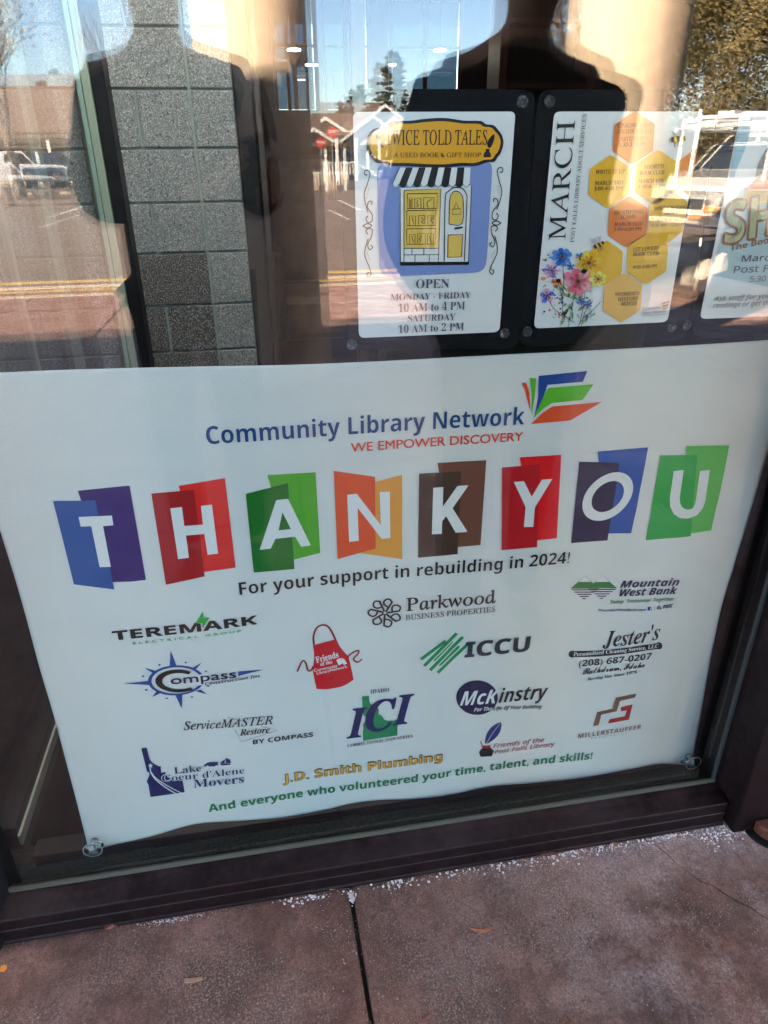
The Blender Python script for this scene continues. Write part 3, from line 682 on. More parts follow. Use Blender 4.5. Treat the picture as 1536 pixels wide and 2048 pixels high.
for k in range(7):
    a = R(-8+360*k/7); f = lambda r_, t: (575+(r_*math.cos(a)-t*math.sin(a))*1.08, 178+(r_*math.sin(a)+t*math.cos(a))*.92)
    p.stroke([f(8, 0), f(30, 0), f(78, -2)], 11, (52, 44, 40)).stroke([f(*q) for q in smooth_path([(74, -2), (82, -22), (70, -36), (52, -38), (40, -26), (38, -4)])], 10, (52, 44, 40))
p.text('Parkwood', (692, 168), (1182, 122), (695, 98), 'SI', (52, 46, 42), unshear=.27, off=.016).text('BUSINESS PROPERTIES', (688, 218), (1178, 171), (690, 189), 'SI', (50, 46, 44), unshear=.27, off=.006)
p.done('sponsor_logo', bn, 'brown property company logo with a flower of letters')
GR = (28, 122, 78)
p.poly([(822, 408), (868, 338), (935, 330), (985, 360), (975, 402), (925, 462), (862, 468)], GR, 1)
for a, b in (((772, 432), (908, 330)), ((790, 468), (968, 290)), ((822, 492), (1002, 309)), ((864, 506), (1035, 342))):
    d = Vector((b[0]-a[0], b[1]-a[1])).normalized(); n = Vector((-d.y, d.x)); 
    p.stroke([(a[0], a[1]), (b[0], b[1])], 34, WHT, 2).stroke([(a[0], a[1]), (b[0], b[1])], 21, GR, 3)
p.text('ICCU', (1012, 421), (1362, 386), (1018, 340), 'B', (52, 56, 66), 4, off=.02); p.done('sponsor_logo', bn, 'grey credit union letters beside green diagonal stripes')
p.ell((1080, 643), 114, 95, NAVY, 1)
p.text('McK', (985, 686), (1192, 672), (985, 610), 'BI', WHT, 3).text('instry', (1196, 671), (1462, 645), (1196, 596), 'BI', BLK, 3).text('For The', (1062, 719), (1160, 711), (1064, 699), 'BI', WHT, 3).text('Life Of Your Building', (1168, 711), (1432, 701), (1168, 692), 'BI', BLK, 3)
p.done('sponsor_logo', bn, 'builder logo with a navy oval')
AP = (160, 36, 46)
p.poly([(180, 357), (308, 322), (322, 355), (345, 385), (376, 420), (390, 480), (403, 545), (370, 568), (330, 585), (260, 598), (200, 596), (190, 550), (178, 490), (188, 430), (186, 390)], AP, 1)
p.stroke(smooth_path([(186, 352), (183, 310), (195, 270), (215, 250), (240, 244), (265, 255), (285, 285), (303, 324)]), 10, (110, 30, 38), 2)
p.stroke(smooth_path([(182, 470), (168, 495), (152, 490), (140, 450), (125, 440), (110, 465), (95, 500)]), 9, (110, 30, 38), 2).stroke(smooth_path([(372, 418), (400, 395), (430, 384), (425, 405), (402, 432), (425, 448), (450, 431)]), 9, (130, 34, 42), 2)
p.text('Friends', (200, 452), (322, 420), (198, 418), 'SB', WHT, 3, off=.01).text('of the', (222, 469), (288, 453), (222, 449), 'SB', WHT, 3, off=.01).text('Community', (187, 501), (315, 474), (187, 485), '', WHT, 3, off=.012).text('LibraryNetwork', (203, 517), (369, 478), (203, 501), '', WHT, 3, off=.012)
p.poly([(308, 436), (330, 424), (345, 452), (322, 466)], WHT, 3).poly([(334, 424), (352, 430), (368, 456), (348, 462)], WHT, 3); p.done('sponsor_logo', bn, 'red apron logo with white lettering')
p.z(zI).poly([(400, 200), (523, 187), (527, 295), (548, 330), (580, 350), (600, 372), (670, 400), (702, 430), (690, 490), (708, 548), (730, 525), (762, 560), (798, 622), (880, 640), (925, 630), (965, 640), (1018, 606), (1037, 700), (1037, 903), (415, 1002), (410, 850), (425, 775), (412, 715), (445, 655), (475, 580), (425, 545), (408, 500)], (18, 112, 78), 1)
IN = (32, 40, 84)
for tx, a, b, t, in (('I', (128, 957), (492, 912), (118, 440)), ('C', (458, 836), (995, 780), (440, 300)), ('I', (955, 718), (1330, 670), (948, 200))): p.text(tx, a, b, t, 'SBI', IN, 2, off=.012)
p.text('IDAHO', (545, 150), (888, 112), (545, 78), 'SB', NAVY, off=-.012).text('CORRECTIONAL INDUSTRIES', (135, 1120), (1312, 938), (135, 1062), 'SB', NAVY, off=-.014); p.done('sponsor_logo', bn, 'navy slanted letters over a green state outline')
p.z(zE).poly(smooth_path([(1122, 893), (1128, 858), (1145, 822), (1172, 795), (1210, 779), (1212, 812), (1196, 848), (1168, 876), (1136, 896)], 4), (40, 48, 104), 1).stroke([(1130, 895), (1160, 845), (1205, 785)], 2.5, WHT, 2)
p.poly([(1090, 942), (1108, 920), (1154, 917), (1173, 935), (1161, 965), (1100, 968)], (34, 26, 30), 1).poly([(1108, 906), (1155, 903), (1152, 919), (1110, 921)], (140, 34, 44), 2).stroke([(1098, 880), (1110, 908)], 5, (120, 34, 44), 1)
p.text('Friends of the', (1168, 921), (1446, 886), (1170, 897), 'I', (118, 40, 62), off=.012).text('Post Falls Library', (1175, 953), (1506, 908), (1177, 931), 'I', (118, 40, 62), off=.012); p.done('sponsor_logo', bn, 'blue quill and ink pot logo with maroon lettering')
p.text('J.D. Smith Plumbing', (18, 1110), (888, 986), (20, 1064), 'B', (46, 40, 34), 2, off=.03).text('J.D. Smith Plumbing', (19, 1109), (886, 987), (21, 1065), 'B', (192, 142, 64), 3, off=-.004); p.done('sponsor_logo', bn, 'ochre plumbing company lettering with a dark outline')
p.z((0, 0, 1)).text('And everyone who volunteered your time, talent, and skills!', (418, 1623), (1183, 1517), (420, 1608), 'B', (30, 104, 76), 2, off=.014); p.done('footer_lettering', bn)
# grommets, and the clear suction cups that hold the banner
def ring(b, c, r0, r1, n=28, axis='y'):
    vs_ = []
    for i in range(n):
        a = 6.2832*i/n
        for j in range(8):
            q = 6.2832*j/8; rr = r0+r1*math.cos(q); vs_.append(Vector(c)+Vector((rr*math.cos(a), r1*math.sin(q), rr*math.sin(a))))
    b.add(vs_, [(i*8+j, i*8+(j+1) % 8, ((i+1) % n)*8+(j+1) % 8, ((i+1) % n)*8+j) for i in range(n) for j in range(8)]); return b
for (gx, gy), (cx, cyy), lab in (((197, 1687), (186, 1697), 'clear oval suction cup at the lower left corner of the banner'), ((1368, 1519), (1385, 1524), 'clear oval suction cup at the lower right corner of the banner')):
    ys = BY
    for _ in range(3): q = P(gx, gy, ys); ys = bsurf(q.x, q.z)
    ring(MB(), (q.x, ys-.002, q.z), .0085, .0026).build('grommet', CHROME, bn, smooth=True)
    c = P(cx, cyy, .05)
    sc = empty('suction_cup', c); tag(sc, lab, 'suction cup', 'clear suction cups holding the banner')
    MB().lathe((c.x, .043, c.z), [(.0, 0), (.019, 0), (.0195, .002), (.013, .006), (.006, .010), (.006, .02), (.009, .022), (.009, .026), (0, .026)], 28, 'y').build('cup', CLEAR, sc, smooth=True)
    ring(MB(), (c.x, .046, c.z), .0185, .0010).build('rim', mat('clear_rim', (.55, .57, .56), .2), sc, smooth=True)
# ================================================================== POSTERS in black sleeves
PYB, PYP = .0500, .0462
PW = (182, 200, 226)
def flat_plate(name, pts, y, t, m, parent):
    q = [P(x, yy, y) for x, yy in pts]; n = len(q)
    return MB().add(list(q)+[v+Vector((0, t, 0)) for v in q], [tuple(range(n)), tuple(range(n, 2*n))[::-1]]+[(i, (i+1) % n, (i+1) % n+n, i+n) for i in range(n)]).build(name, m, parent)
SCUFF = noisy('scuffed_plastic', (.02, .02, .022), (.28, .28, .28), 260, .35, .6, .002, lo=.5, hi=.7)
def sleeve(label, pts, cups):
    c = P(*pts[0], PYB); s = empty('sign_sleeve', c); tag(s, label, 'sign sleeve', 'black sign sleeves stuck to the glass')
    flat_plate('backing_board', rounded(pts, 34), PYB, .003, BOARD, s)
    for x, y in cups:
        q = P(x, y, PYB-.003)
        MB().lathe((q.x, q.y, q.z), [(0, .0028), (.0028, .0028), (.0046, .001), (.0068, .0002), (.0078, .001), (.0080, .0029), (0, .0029)], 22, 'y').build('suction_disc', SCUFF, s)
    return s
sleeve('black sleeve behind the book shop poster', [(676, 178), (1072, 178), (1040, 697), (694, 700)], [(1046, 203), (1010, 667), (693, 206), (704, 690)])
sleeve('black sleeve behind the honeycomb calendar poster', [(1078, 178), (1436, 180), (1375, 680), (1036, 695)], [(1100, 203), (1056, 664), (1345, 655), (1420, 203)])
sleeve('black sleeve behind the poster cut off by the right edge', [(1442, 180), (1810, 186), (1735, 660), (1382, 678)], [(1465, 205), (1375, 651), (1700, 640), (1780, 212)])
def poster(label, pts):
    c = P(*pts[3], PYP); s = empty('poster', c); tag(s, label, 'poster', 'posters behind the glass')
    flat_plate('paper', rounded(pts, 12), PYP, .0012, PAPER, s); return s
K = (24, 26, 40)
# --- book shop poster
ps = poster('book and gift shop poster with a drawn shop front and opening hours', [(706, 224), (1031, 223), (999, 664), (718, 676)])
p = Print(PYP, None, None, PW, (640, 160, 3.657))
p.poly(rounded([(413, 600), (1262, 580), (1212, 1405), (436, 1440)], 90), (104, 132, 206), 1); p.done('blue_panel', ps)
zP2 = (700, 220, 4.6545)
p.z(zP2)
out = smooth_path([(150, 300), (165, 245), (215, 180), (330, 150), (395, 105), (560, 100), (700, 82), (870, 74), (1010, 92), (1070, 100), (1215, 102), (1260, 132), (1330, 140), (1370, 180), (1410, 235), (1425, 310), (1400, 400), (1375, 430), (1340, 482), (1270, 488), (1170, 522), (1040, 520), (900, 535), (780, 536), (640, 530), (520, 522), (350, 520), (320, 498), (240, 490), (185, 425), (155, 370), (150, 300)], 3)[:-1]
c0 = Vector((788, 306)); inn = [tuple(c0+(Vector(q)-c0)*Vector((.955, .87)) if False else (c0.x+(q[0]-c0.x)*.956, c0.y+(q[1]-c0.y)*.865)) for q in out]
p.poly(out, K, 3).poly(inn, (196, 148, 44), 4)
p.text('TWICE TOLD TALES', (330, 325), (1268, 322), (328, 188), 'SI', K, 5, unshear=.27, off=.006).text('A USED BOOK & GIFT SHOP', (400, 440), (1212, 438), (400, 398), 'SI', K, 5, unshear=.27, off=.010)
p.poly([(1240, 405), (1258, 385), (1258, 362), (1294, 362), (1292, 388), (1308, 412), (1305, 440), (1238, 440)], K, 5).poly(smooth_path([(1282, 352), (1270, 310), (1290, 270), (1318, 235), (1338, 228), (1338, 265), (1322, 320), (1302, 352)], 3), K, 5)
p.poly(smooth_path([(300, 352), (262, 330), (240, 270), (238, 230), (262, 245), (285, 290), (312, 345)], 3), K, 5); p.done('shop_sign', ps)
p.z((640, 160, 3.657))
LN = (26, 26, 34); CRM = (206, 172, 96); PWH = (196, 212, 234)
p.poly([(580, 790), (1105, 770), (1085, 1340), (585, 1335)], PWH, 2)
p.poly([(612, 806), (882, 796), (862, 1232), (612, 1228)], CRM, 3)
for a in ([(612, 806), (882, 796), (862, 1330)], [(612, 806), (612, 1332)], [(584, 792), (586, 1335)], [(1105, 772), (1082, 1335)], [(612, 1230), (862, 1230)], [(612, 1278), (862, 1276)], [(670, 1232), (670, 1278)], [(757, 1230), (757, 1278)], [(692, 1280), (692, 1330)], [(797, 1278), (797, 1328)], [(580, 1332), (1088, 1330)]): p.stroke(a, 5, LN, 4)
for (x0, y0, x1, y1) in ((635, 832, 855, 940), (632, 955, 845, 1065), (632, 1088, 842, 1200)):
    p.stroke([(x0, y0), (x1, y0-4), (x1-4, y1-2), (x0, y1), (x0, y0)], 5, LN, 5)
for (x0, y0, x1, y1) in ((650, 862, 670, 940), (690, 866, 735, 936), (755, 860, 830, 938), (652, 994, 695, 1060), (718, 990, 764, 1056), (785, 992, 830, 1058), (652, 1128, 692, 1196), (712, 1122, 768, 1194), (782, 1122, 826, 1194)):
    p.stroke([(x0, y1), (x0, y0), (x1, y0), (x1, y1)], 4, LN, 5); rr = random.Random(x0)
    p.stroke(smooth_path([(x0+8+rr.random()*(x1-x0-16), y0+12+(y1-y0-20)*i/4) for i in range(5)], 3), 4, LN, 5)
arch = [(905, 1325), (912, 880), (935, 815), (985, 785), (1040, 795), (1068, 840), (1070, 900), (1052, 1325)]
p.stroke(smooth_path(arch, 4), 7, LN, 5).stroke(smooth_path([(940, 1050), (945, 880), (965, 825), (995, 812), (1030, 835), (1044, 890), (1035, 1050), (940, 1052)], 3), 6, LN, 5)
p.poly([(940, 1050), (945, 880), (965, 828), (995, 814), (1030, 838), (1044, 890), (1035, 1050)], CRM, 4).poly([(934, 1132), (1040, 1128), (1032, 1292), (930, 1296)], CRM, 4).stroke([(934, 1132), (1040, 1128), (1032, 1292), (930, 1296), (934, 1132)], 6, LN, 5)
p.stroke([(975, 940), (992, 895), (1012, 938)], 4, LN, 5).stroke([(963, 945), (1026, 940), (1024, 980), (963, 982), (963, 945)], 4, LN, 5).stroke([(980, 1085), (1040, 1076)], 14, LN, 5)
p.poly([(585, 1334), (1088, 1328), (1085, 1350), (585, 1356)], LN, 4)
xs0, xs1 = [575, 622, 682, 730, 785, 828, 875, 930, 970, 1020, 1060, 1105], [530, 590, 640, 690, 740, 790, 838, 885, 935, 985, 1035, 1085]
tops = [585+48*i for i in range(12)]; bots = [526+51.3*i for i in range(13)]
for i in range(11):
    cc = K if i % 2 else PWH
    a, b = 580+47*i, 580+47*(i+1); c, d = bots[i], bots[i+1]
    p.poly([(a, 640), (b, 640), (d, 760), ((c+d)/2+14, 783), ((c+d)/2-14, 783), (c, 760)], cc, 6)
    p.stroke([(a, 640), (c, 760), ((c+d)/2, 786), (d, 760)], 4, K, 7)
p.done('shop_drawing', ps)
for sx, lx in ((1, 0), (-1, 0)):
    def f(x, y): return (x, y) if sx == 1 else (1660-x-(y-660)*.065, y-20)
    for pa in ([(345, 695), (325, 690), (328, 664), (352, 662), (364, 690), (345, 760), (322, 830), (330, 900), (350, 968)], [(375, 912), (378, 890), (355, 890), (345, 930), (378, 980), (378, 1030), (350, 1042), (335, 1015), (350, 992)], [(312, 1066), (345, 1050), (378, 1064), (345, 1082), (312, 1066)], [(350, 1128), (335, 1105), (352, 1085), (382, 1095), (372, 1150), (348, 1200), (360, 1240), (384, 1222), (370, 1205)], [(352, 1160), (330, 1230), (328, 1290), (360, 1370), (372, 1420), (350, 1440), (342, 1415), (360, 1405)]):
        p.stroke([f(*q) for q in smooth_path(pa, 4)], 7, K, 2)
    for i in range(4): p.ell(f(340+5*i, 860-20*i), 3, 4, K, 2, n=8); p.ell(f(345+6*i, 1265+16*i), 3, 4, K, 2, n=8)
    p.done('scroll_ornament', ps)
GY = (66, 74, 104)
p.text('OPEN', (700, 1522), (942, 1518), (698, 1458), 'SB', GY, 2, off=-.004).text('MONDAY - FRIDAY', (515, 1612), (1100, 1592), (515, 1566), 'SB', GY, 2, off=-.01).text('10 AM to 4 PM', (572, 1697), (1058, 1676), (572, 1638), 'SB', GY, 2, off=-.008)
p.text('SATURDAY', (640, 1766), (988, 1755), (640, 1718), 'SB', GY, 2, off=-.01).text('10 AM to 2 PM', (572, 1850), (1050, 1828), (572, 1794), 'SB', GY, 2, off=-.008); p.done('hours_lettering', ps)
# --- calendar poster
ps = poster('calendar poster with orange honeycomb cells and watercolour flowers', [(1109, 223), (1407, 223), (1335, 644), (1068, 657)])
p = Print(PYP, None, None, PW, (1030, 160, 3.0356))
p.text('MARCH', (302, 968), (362, 246), (202, 972), 'SI', K, 2, unshear=.27).text('POST FALLS LIBRARY ADULT SERVICES', (356, 984), (432, 207), (334, 984), 'SI', (44, 48, 66), 2, unshear=.27, off=.004); p.done('title_lettering', ps)
def hexa(c, r, col, sk=(-.05, 0)):
    pts = []
    for i in range(6):
        a = R(90+60*i); x = r*math.cos(a); y = r*1.16*math.sin(a); pts.append((c[0]+x+y*.06, c[1]-y-x*.02))
    return rounded(pts, 14, 3)
HO, HB = (200, 112, 52), (206, 158, 40)
cells = [((718, 350), 140, HO), ((570, 616), 140, HB), ((858, 590), 145, HB), ((1100, 560), 130, HO), ((682, 860), 135, HO), ((930, 830), 140, HB), ((800, 1080), 140, HB), ((545, 1110), 120, HB), ((650, 1320), 132, (222, 160, 96))]
RT = lambda x, y: x <= 1146-(y-190)*.172
for c, r_, col in cells:
    h = hexa(c, r_, col); h = [(min(x, 1140-(y-190)*.172), max(y, 192)) for x, y in h]
    p.poly(h, col, 2)
p.done('honeycomb_cells', ps)
S = 'SI'; U_ = dict(unshear=.27, off=.008)
for tx, a, b, t in (('TINKING FROG', (615, 290), (835, 284), (615, 265)), ('A YARN SOCIAL', (612, 326), (832, 322), (612, 300)), ('SATURDAYS', (636, 372), (800, 366), (636, 347)), ('1:30-3:30 PM', (632, 406), (790, 402), (632, 380)),
                    ('WRITE IT UP', (484, 570), (662, 566), (484, 545)), ('MARCH 3RD', (480, 637), (650, 633), (480, 613)), ('3:00-4:00 PM', (476, 671), (645, 668), (476, 648)),
                    ('SHORTS!', (778, 540), (900, 534), (778, 516)), ('BOOK CLUB', (752, 576), (900, 572), (752, 552)), ('MARCH 6TH', (745, 625), (895, 622), (745, 602)), ('5:30-6:30 PM', (742, 658), (905, 654), (742, 636)),
                    ('IDENTIFYING', (596, 816), (772, 808), (596, 794)), ('SCAMS', (636, 842), (725, 838), (636, 820)), ('MARCH 12TH', (598, 887), (770, 882), (598, 864)), ('5:00-6:00 PM', (596, 917), (762, 912), (596, 896)),
                    ('BONSAI MAKING', (840, 790), (1040, 780), (840, 769)), ('DEMO', (902, 818), (980, 814), (902, 797)), ('MARCH 15TH', (858, 862), (1010, 856), (858, 840)), ('10:30 AM - 12:00 PM', (818, 892), (1030, 884), (818, 872)),
                    ('LIT LOVERS\u2019', (712, 1040), (872, 1028), (712, 1018)), ('BOOK CLUB', (712, 1068), (866, 1062), (712, 1046)), ('4:00-5:00 PM', (712, 1145), (855, 1138), (712, 1124)), ('WOMEN\u2019S', (600, 1310), (750, 1302), (600, 1290)), ('HISTORY', (620, 1340), (745, 1334), (620, 1320)), ('MONTH', (640, 1368), (735, 1364), (640, 1346))):
    p.text(tx, a, b, t, S if not tx[0].isdigit() else '', (40, 30, 26), 4, **(U_ if not tx[0].isdigit() else {}))
p.done('cell_lettering', ps)
p.text('Community', (768, 1398), (878, 1386), (768, 1380), '', (110, 104, 112), 4).text('Library Network', (766, 1424), (914, 1408), (766, 1406), '', (110, 104, 112), 4).text('WE EMPOWER DISCOVERY', (766, 1434), (914, 1424), (766, 1428), '', (130, 120, 126), 4)
p.poly([(885, 1352), (935, 1338), (930, 1350), (892, 1362)], (150, 130, 110), 4).poly([(888, 1368), (930, 1356), (925, 1368), (893, 1380)], (150, 130, 110), 4).poly([(890, 1386), (926, 1374), (920, 1384), (894, 1394)], (150, 130, 110), 4); p.done('publisher_mark', ps)
zW = (1060, 460, 5.12); p.z(zW); rf = random.Random(11)
def petal(c, a, L_, W_, col, layer):
    pts = []
    for t in (0, .25, .5, .75, .92, 1, .92, .75, .5, .25):
        pass
    prof_ = [(0, .06), (.3, .55), (.6, .95), (.85, .9), (1, .45)]
    l = [(t*L_, k*W_/2) for t, k in prof_]; r_ = [(t*L_, -k*W_/2) for t, k in prof_[::-1]]
    p.poly([(c[0]+x*math.cos(a)-y*math.sin(a), c[1]-(x*math.sin(a)+y*math.cos(a))*.95) for x, y in l+r_], col, layer)
def flower(c, n, L_, W_, cols, eye, rot=0, sq=1.0):
    for i in range(n):
        a = rot+6.2832*i/n+rf.uniform(-.1, .1); l = L_*rf.uniform(.85, 1.1); cc = cols[i % len(cols)]
        petal(c, a, l, W_, cc, 3+(i % 2)); petal(c, a+.05, l*.6, W_*.5, tuple(max(0, int(x*.72)) for x in cc), 5)
    p.ell(c, eye*1.1, eye, (120, 70, 50), 6, n=12); p.ell((c[0]-2, c[1]-2), eye*.5, eye*.5, (50, 40, 60), 7, n=8)
for pts in ([(325, 300), (340, 480), (330, 700), (325, 960)], [(180, 700), (240, 800), (300, 850)], [(460, 650), (420, 800), (385, 1000)], [(560, 600), (545, 760), (505, 960)], [(640, 720), (560, 840), (520, 980)], [(720, 730), (640, 820), (560, 880), (480, 990)], [(245, 450), (300, 590), (330, 720)], [(420, 930), (360, 880), (300, 840)]): p.stroke(smooth_path(pts, 5), 6, (60, 74, 60), 2)
for i in range(46):
    c = (rf.uniform(270, 640), rf.uniform(600, 980)); a = rf.uniform(.6, 2.6); petal(c, a, rf.uniform(40, 110), rf.uniform(14, 34), rf.choice([(92, 130, 96), (120, 160, 150), (150, 164, 110), (80, 120, 110), (130, 170, 190)]), 1)
for i in range(60):
    c = (rf.gauss(300 if i % 3 else 560, 40), rf.uniform(640, 900)) if i % 2 else (rf.uniform(110, 260), rf.uniform(240, 900)); p.ell(c, rf.uniform(4, 13), rf.uniform(4, 12), rf.choice([(60, 96, 190), (70, 110, 200), (200, 120, 80), (190, 60, 60), (50, 70, 150)]), 3, n=9)
for i in range(14): p.ell((rf.gauss(270, 40), rf.gauss(520, 35)), rf.uniform(10, 26), rf.uniform(10, 24), rf.choice([(220, 120, 70), (230, 150, 100), (200, 80, 60)]), 2, n=10)
flower((325, 270), 8, 105, 58, [(58, 116, 214), (70, 130, 224), (44, 92, 196)], 18, .2)
flower((215, 415), 9, 85, 28, [(170, 140, 210), (120, 110, 214), (190, 160, 210)], 10, .1)
flower((595, 335), 8, 125, 64, [(220, 172, 40), (212, 150, 40), (228, 188, 70)], 20, .3)
flower((485, 525), 8, 155, 88, [(214, 110, 150), (226, 150, 180), (204, 90, 130)], 30, .15)
flower((170, 670), 5, 80, 50, [(90, 110, 220), (186, 140, 200), (110, 120, 220)], 12, .5)
flower((690, 500), 7, 100, 50, [(222, 190, 80), (228, 206, 120)], 14, .5)
for c in ((520, 730), (590, 760), (500, 270), (410, 370)): flower(c, 5, 46, 24, [(70, 120, 214), (60, 100, 200)], 6, c[0])
p.done('flower_painting', ps)
p.z((1030, 160, 3.0356))
def bee(c, s, a):
    f = lambda x, y: (c[0]+s*(x*math.cos(a)-y*math.sin(a)), c[1]+s*(x*math.sin(a)+y*math.cos(a)))
    for x, w_, cc in ((-26, 14, K), (-12, 18, (206, 158, 60)), (2, 19, K), (15, 17, (206, 158, 60)), (27, 12, K)): p.poly([f(x-8, -w_*.8), f(x+8, -w_), f(x+8, w_), f(x-8, w_*.8)], cc, 5)
    p.poly([f(-8, -14), f(-30, -52), f(2, -48), f(8, -14)], (150, 166, 196), 6).poly([f(8, -14), f(10, -50), f(40, -44), f(18, -12)], (150, 166, 196), 6)
    for x in (-16, 0, 14): p.stroke([f(x, 16), f(x-6, 30), f(x-2, 40)], 3*s, K, 5)
bee((985, 358), 1.25, -.1); p.done('bee_drawing', ps); bee((505, 1000), .95, -.5); p.done('bee_drawing', ps)
# --- third poster, cut by the picture edge
ps = poster('book club poster with striped green block letters, cut off by the right edge', [(1482, 222), (1800, 222), (1716, 626), (1400, 638)])
p = Print(PYP, None, None, PW, (1380, 200, 4.455))
p.poly([(445, 130), (560, 110), (520, 330), (470, 480), (400, 640), (380, 800), (350, 930), (300, 1000), (340, 760)], (112, 160, 200), 1)
p.poly([(300, 1150), (900, 900), (900, 1700), (200, 1560), (240, 1340)], (142, 176, 204), 1)
p.done('sky_wash', ps)
p.poly([(480, 800), (690, 620), (1100, 600), (1100, 810), (700, 790)], (200, 92, 66), 2).poly([(490, 805), (1000, 800), (1000, 900), (505, 920), (485, 850)], (196, 166, 110), 2)
for i in range(8): p.stroke([(495, 820+i*12), (700, 812+i*11)], 3, (80, 60, 44), 3)
for i in range(9): p.stroke([(500+i*24, 795-i*17), (640+i*30, 720-i*12)], 3, (150, 60, 44), 3)
p.poly([(580, 690), (600, 580), (660, 460), (720, 400), (900, 400), (900, 600), (700, 620)], (96, 98, 104), 1); p.done('house_drawing', ps)
for d, cc, ly in ((.05, (120, 84, 66), 3), (.0, (146, 158, 138), 4)):
    p.text('SHIP', (300, 1280), (1110, 1110), (330, 920), 'B', cc, ly, off=d)
p.stroke(smooth_path([(330, 1240), (420, 1190), (450, 1120)], 3), 5, (60, 90, 80), 6); p.done('title_lettering', ps)
p.text('The Book Club', (350, 1345), (960, 1215), (352, 1290), 'B', (120, 84, 66), 4).text('March', (450, 1440), (760, 1425), (452, 1385), 'N', (70, 74, 96), 4, off=.02).text('Post Falls', (380, 1540), (860, 1520), (382, 1480), 'N', (90, 90, 110), 4, off=.02).text('5:30 PM', (520, 1620), (800, 1606), (522, 1570), 'N', (110, 100, 110), 4, off=.02)
p.text('Ask staff for your copy', (205, 1790), (900, 1750), (207, 1750), 'I', (110, 110, 126), 4, off=.01).text('readings or get them online', (195, 1850), (960, 1810), (197, 1808), 'I', (110, 110, 126), 4, off=.01); p.done('details_lettering', ps)
# ================================================================== INTERIOR
o = sheet('floor', -6, 6, .05, 13, .0, CARPET)
mt = MB().box((-.595, .165, .0), (1.6, 2.1, .012)).build('entrance_mat', RUBMAT); tag(mt, 'black ribbed entrance mat on the vestibule floor', 'mat')
# glass partition running back from the window at the left
pt = empty('glass_partition', (-.63, 1.1, 0)); tag(pt, 'glass partition with black frame running back from the window at left', 'partition')
MB().box((-.69, .17, .002), (-.62, 2.19, .055)).build('bottom_rail', BLACKF, pt, bevel=.003)
MB().box((-.6195, .17, .002), (-.6135, 2.15, .030)).build('floor_strip', mat('worn_aluminium', (.42, .42, .38), .4, .3), pt)
MB().box((-.659, .17, .056), (-.647, 1.16, 2.9)).build('pane', GLASS, pt)
MB().box((-.659, 1.18, .056), (-.647, 2.06, 2.9)).build('pane', GLASS, pt)
MB().box((-.662, 1.161, .056), (-.644, 1.179, 2.9)).build('joint_strip', mat('pale_aluminium', (.62, .60, .55), .35, .4), pt)
MB().box((-.568, 2.064, .056), (-.5515, 2.0755, 2.9)).build('pane_edge', GEDGE, pt)
MB().box((-.521, 2.09, .0), (-.472, 2.215, 2.95)).build('post', BLACKF, pt, bevel=.004)
MB().box((-.551, 2.076, .0), (-.5215, 2.215, 2.95)).build('post_strip', mat('sage_strip', (.36, .42, .33), .4), pt, bevel=.003)
# concrete block wall behind the vestibule
YW = 2.23
bw = empty('interior_block_wall', (-.25, YW, 0)); tag(bw, 'speckled grey concrete block wall with three dark blocks low at left', 'wall')
MB().box((-3.0, YW+.006, 0), (-.021, YW+.2, 3.2)).build('mortar', MORTAR, bw)
rows = [1.36+.229+.2*k for k in range(0, 8)]; edges = [1.36-.579-.2*k for k in range(3, -1, -1)]+[1.36-.365, 1.36-.171, 1.36+.026]+rows
edges = [.0]+[e for e in edges if e > .02]
lt, dk = MB(), MB()
for i in range(len(edges)-1):
    z0, z1 = edges[i]+.0042, edges[i+1]-.0042
    alt = (i % 2) == (edges.index(1.36+.026) % 2)
    cols = [(-.188+.006, -.023)]
    if alt: cols += [(-.392+.005, -.188-.006), (-.60, -.392-.005)]
    else: cols += [(-.60, -.188-.006)]
    x = -.61
    while x > -3: cols.append((x-.39, x-.0)); x -= .40
    for (a, b_) in cols:
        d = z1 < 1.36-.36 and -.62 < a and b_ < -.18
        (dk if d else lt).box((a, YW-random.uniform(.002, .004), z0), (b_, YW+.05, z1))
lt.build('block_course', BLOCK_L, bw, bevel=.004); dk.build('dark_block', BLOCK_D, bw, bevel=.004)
# inner door right of the block wall
dr = empty('interior_door', (0, YW, 0)); tag(dr, 'black framed inner glass door with a curved black pull', 'door')
MB().box((-.018, YW-.05, 0), (.052, YW+.1, 2.9)).build('stile', BLACKF, dr, bevel=.004)
MB().box((.058, YW-.02, 0), (.085, YW+.05, 2.9)).build('stile', mat('bronze_stop', (.03, .02, .016), .4), dr, bevel=.004)
MB().box((.445, YW-.02, 0), (.50, YW+.05, 2.9)).build('stile', WOODB, dr, bevel=.004)
q0, q1 = P(676, 300, YW-.08), P(676, 400, YW-.08)
hb = [(q0.x-.02, q0.z), (q0.x+.018, q0.z-.004), (q0.x+.034, q0.z-.05), (q0.x+.036, (q0.z+q1.z)/2), (q0.x+.030, q1.z+.03), (q0.x+.014, q1.z), (q0.x-.02, q1.z)]
MB().add([(x, YW-.09, z) for x, z in hb]+[(x, YW-.03, z) for x, z in hb], [tuple(range(7)), tuple(range(7, 14))[::-1]]+[(i, (i+1) % 7, (i+1) % 7+7, i+7) for i in range(7)]).build('pull_handle', BLACKF, dr, bevel=.006)
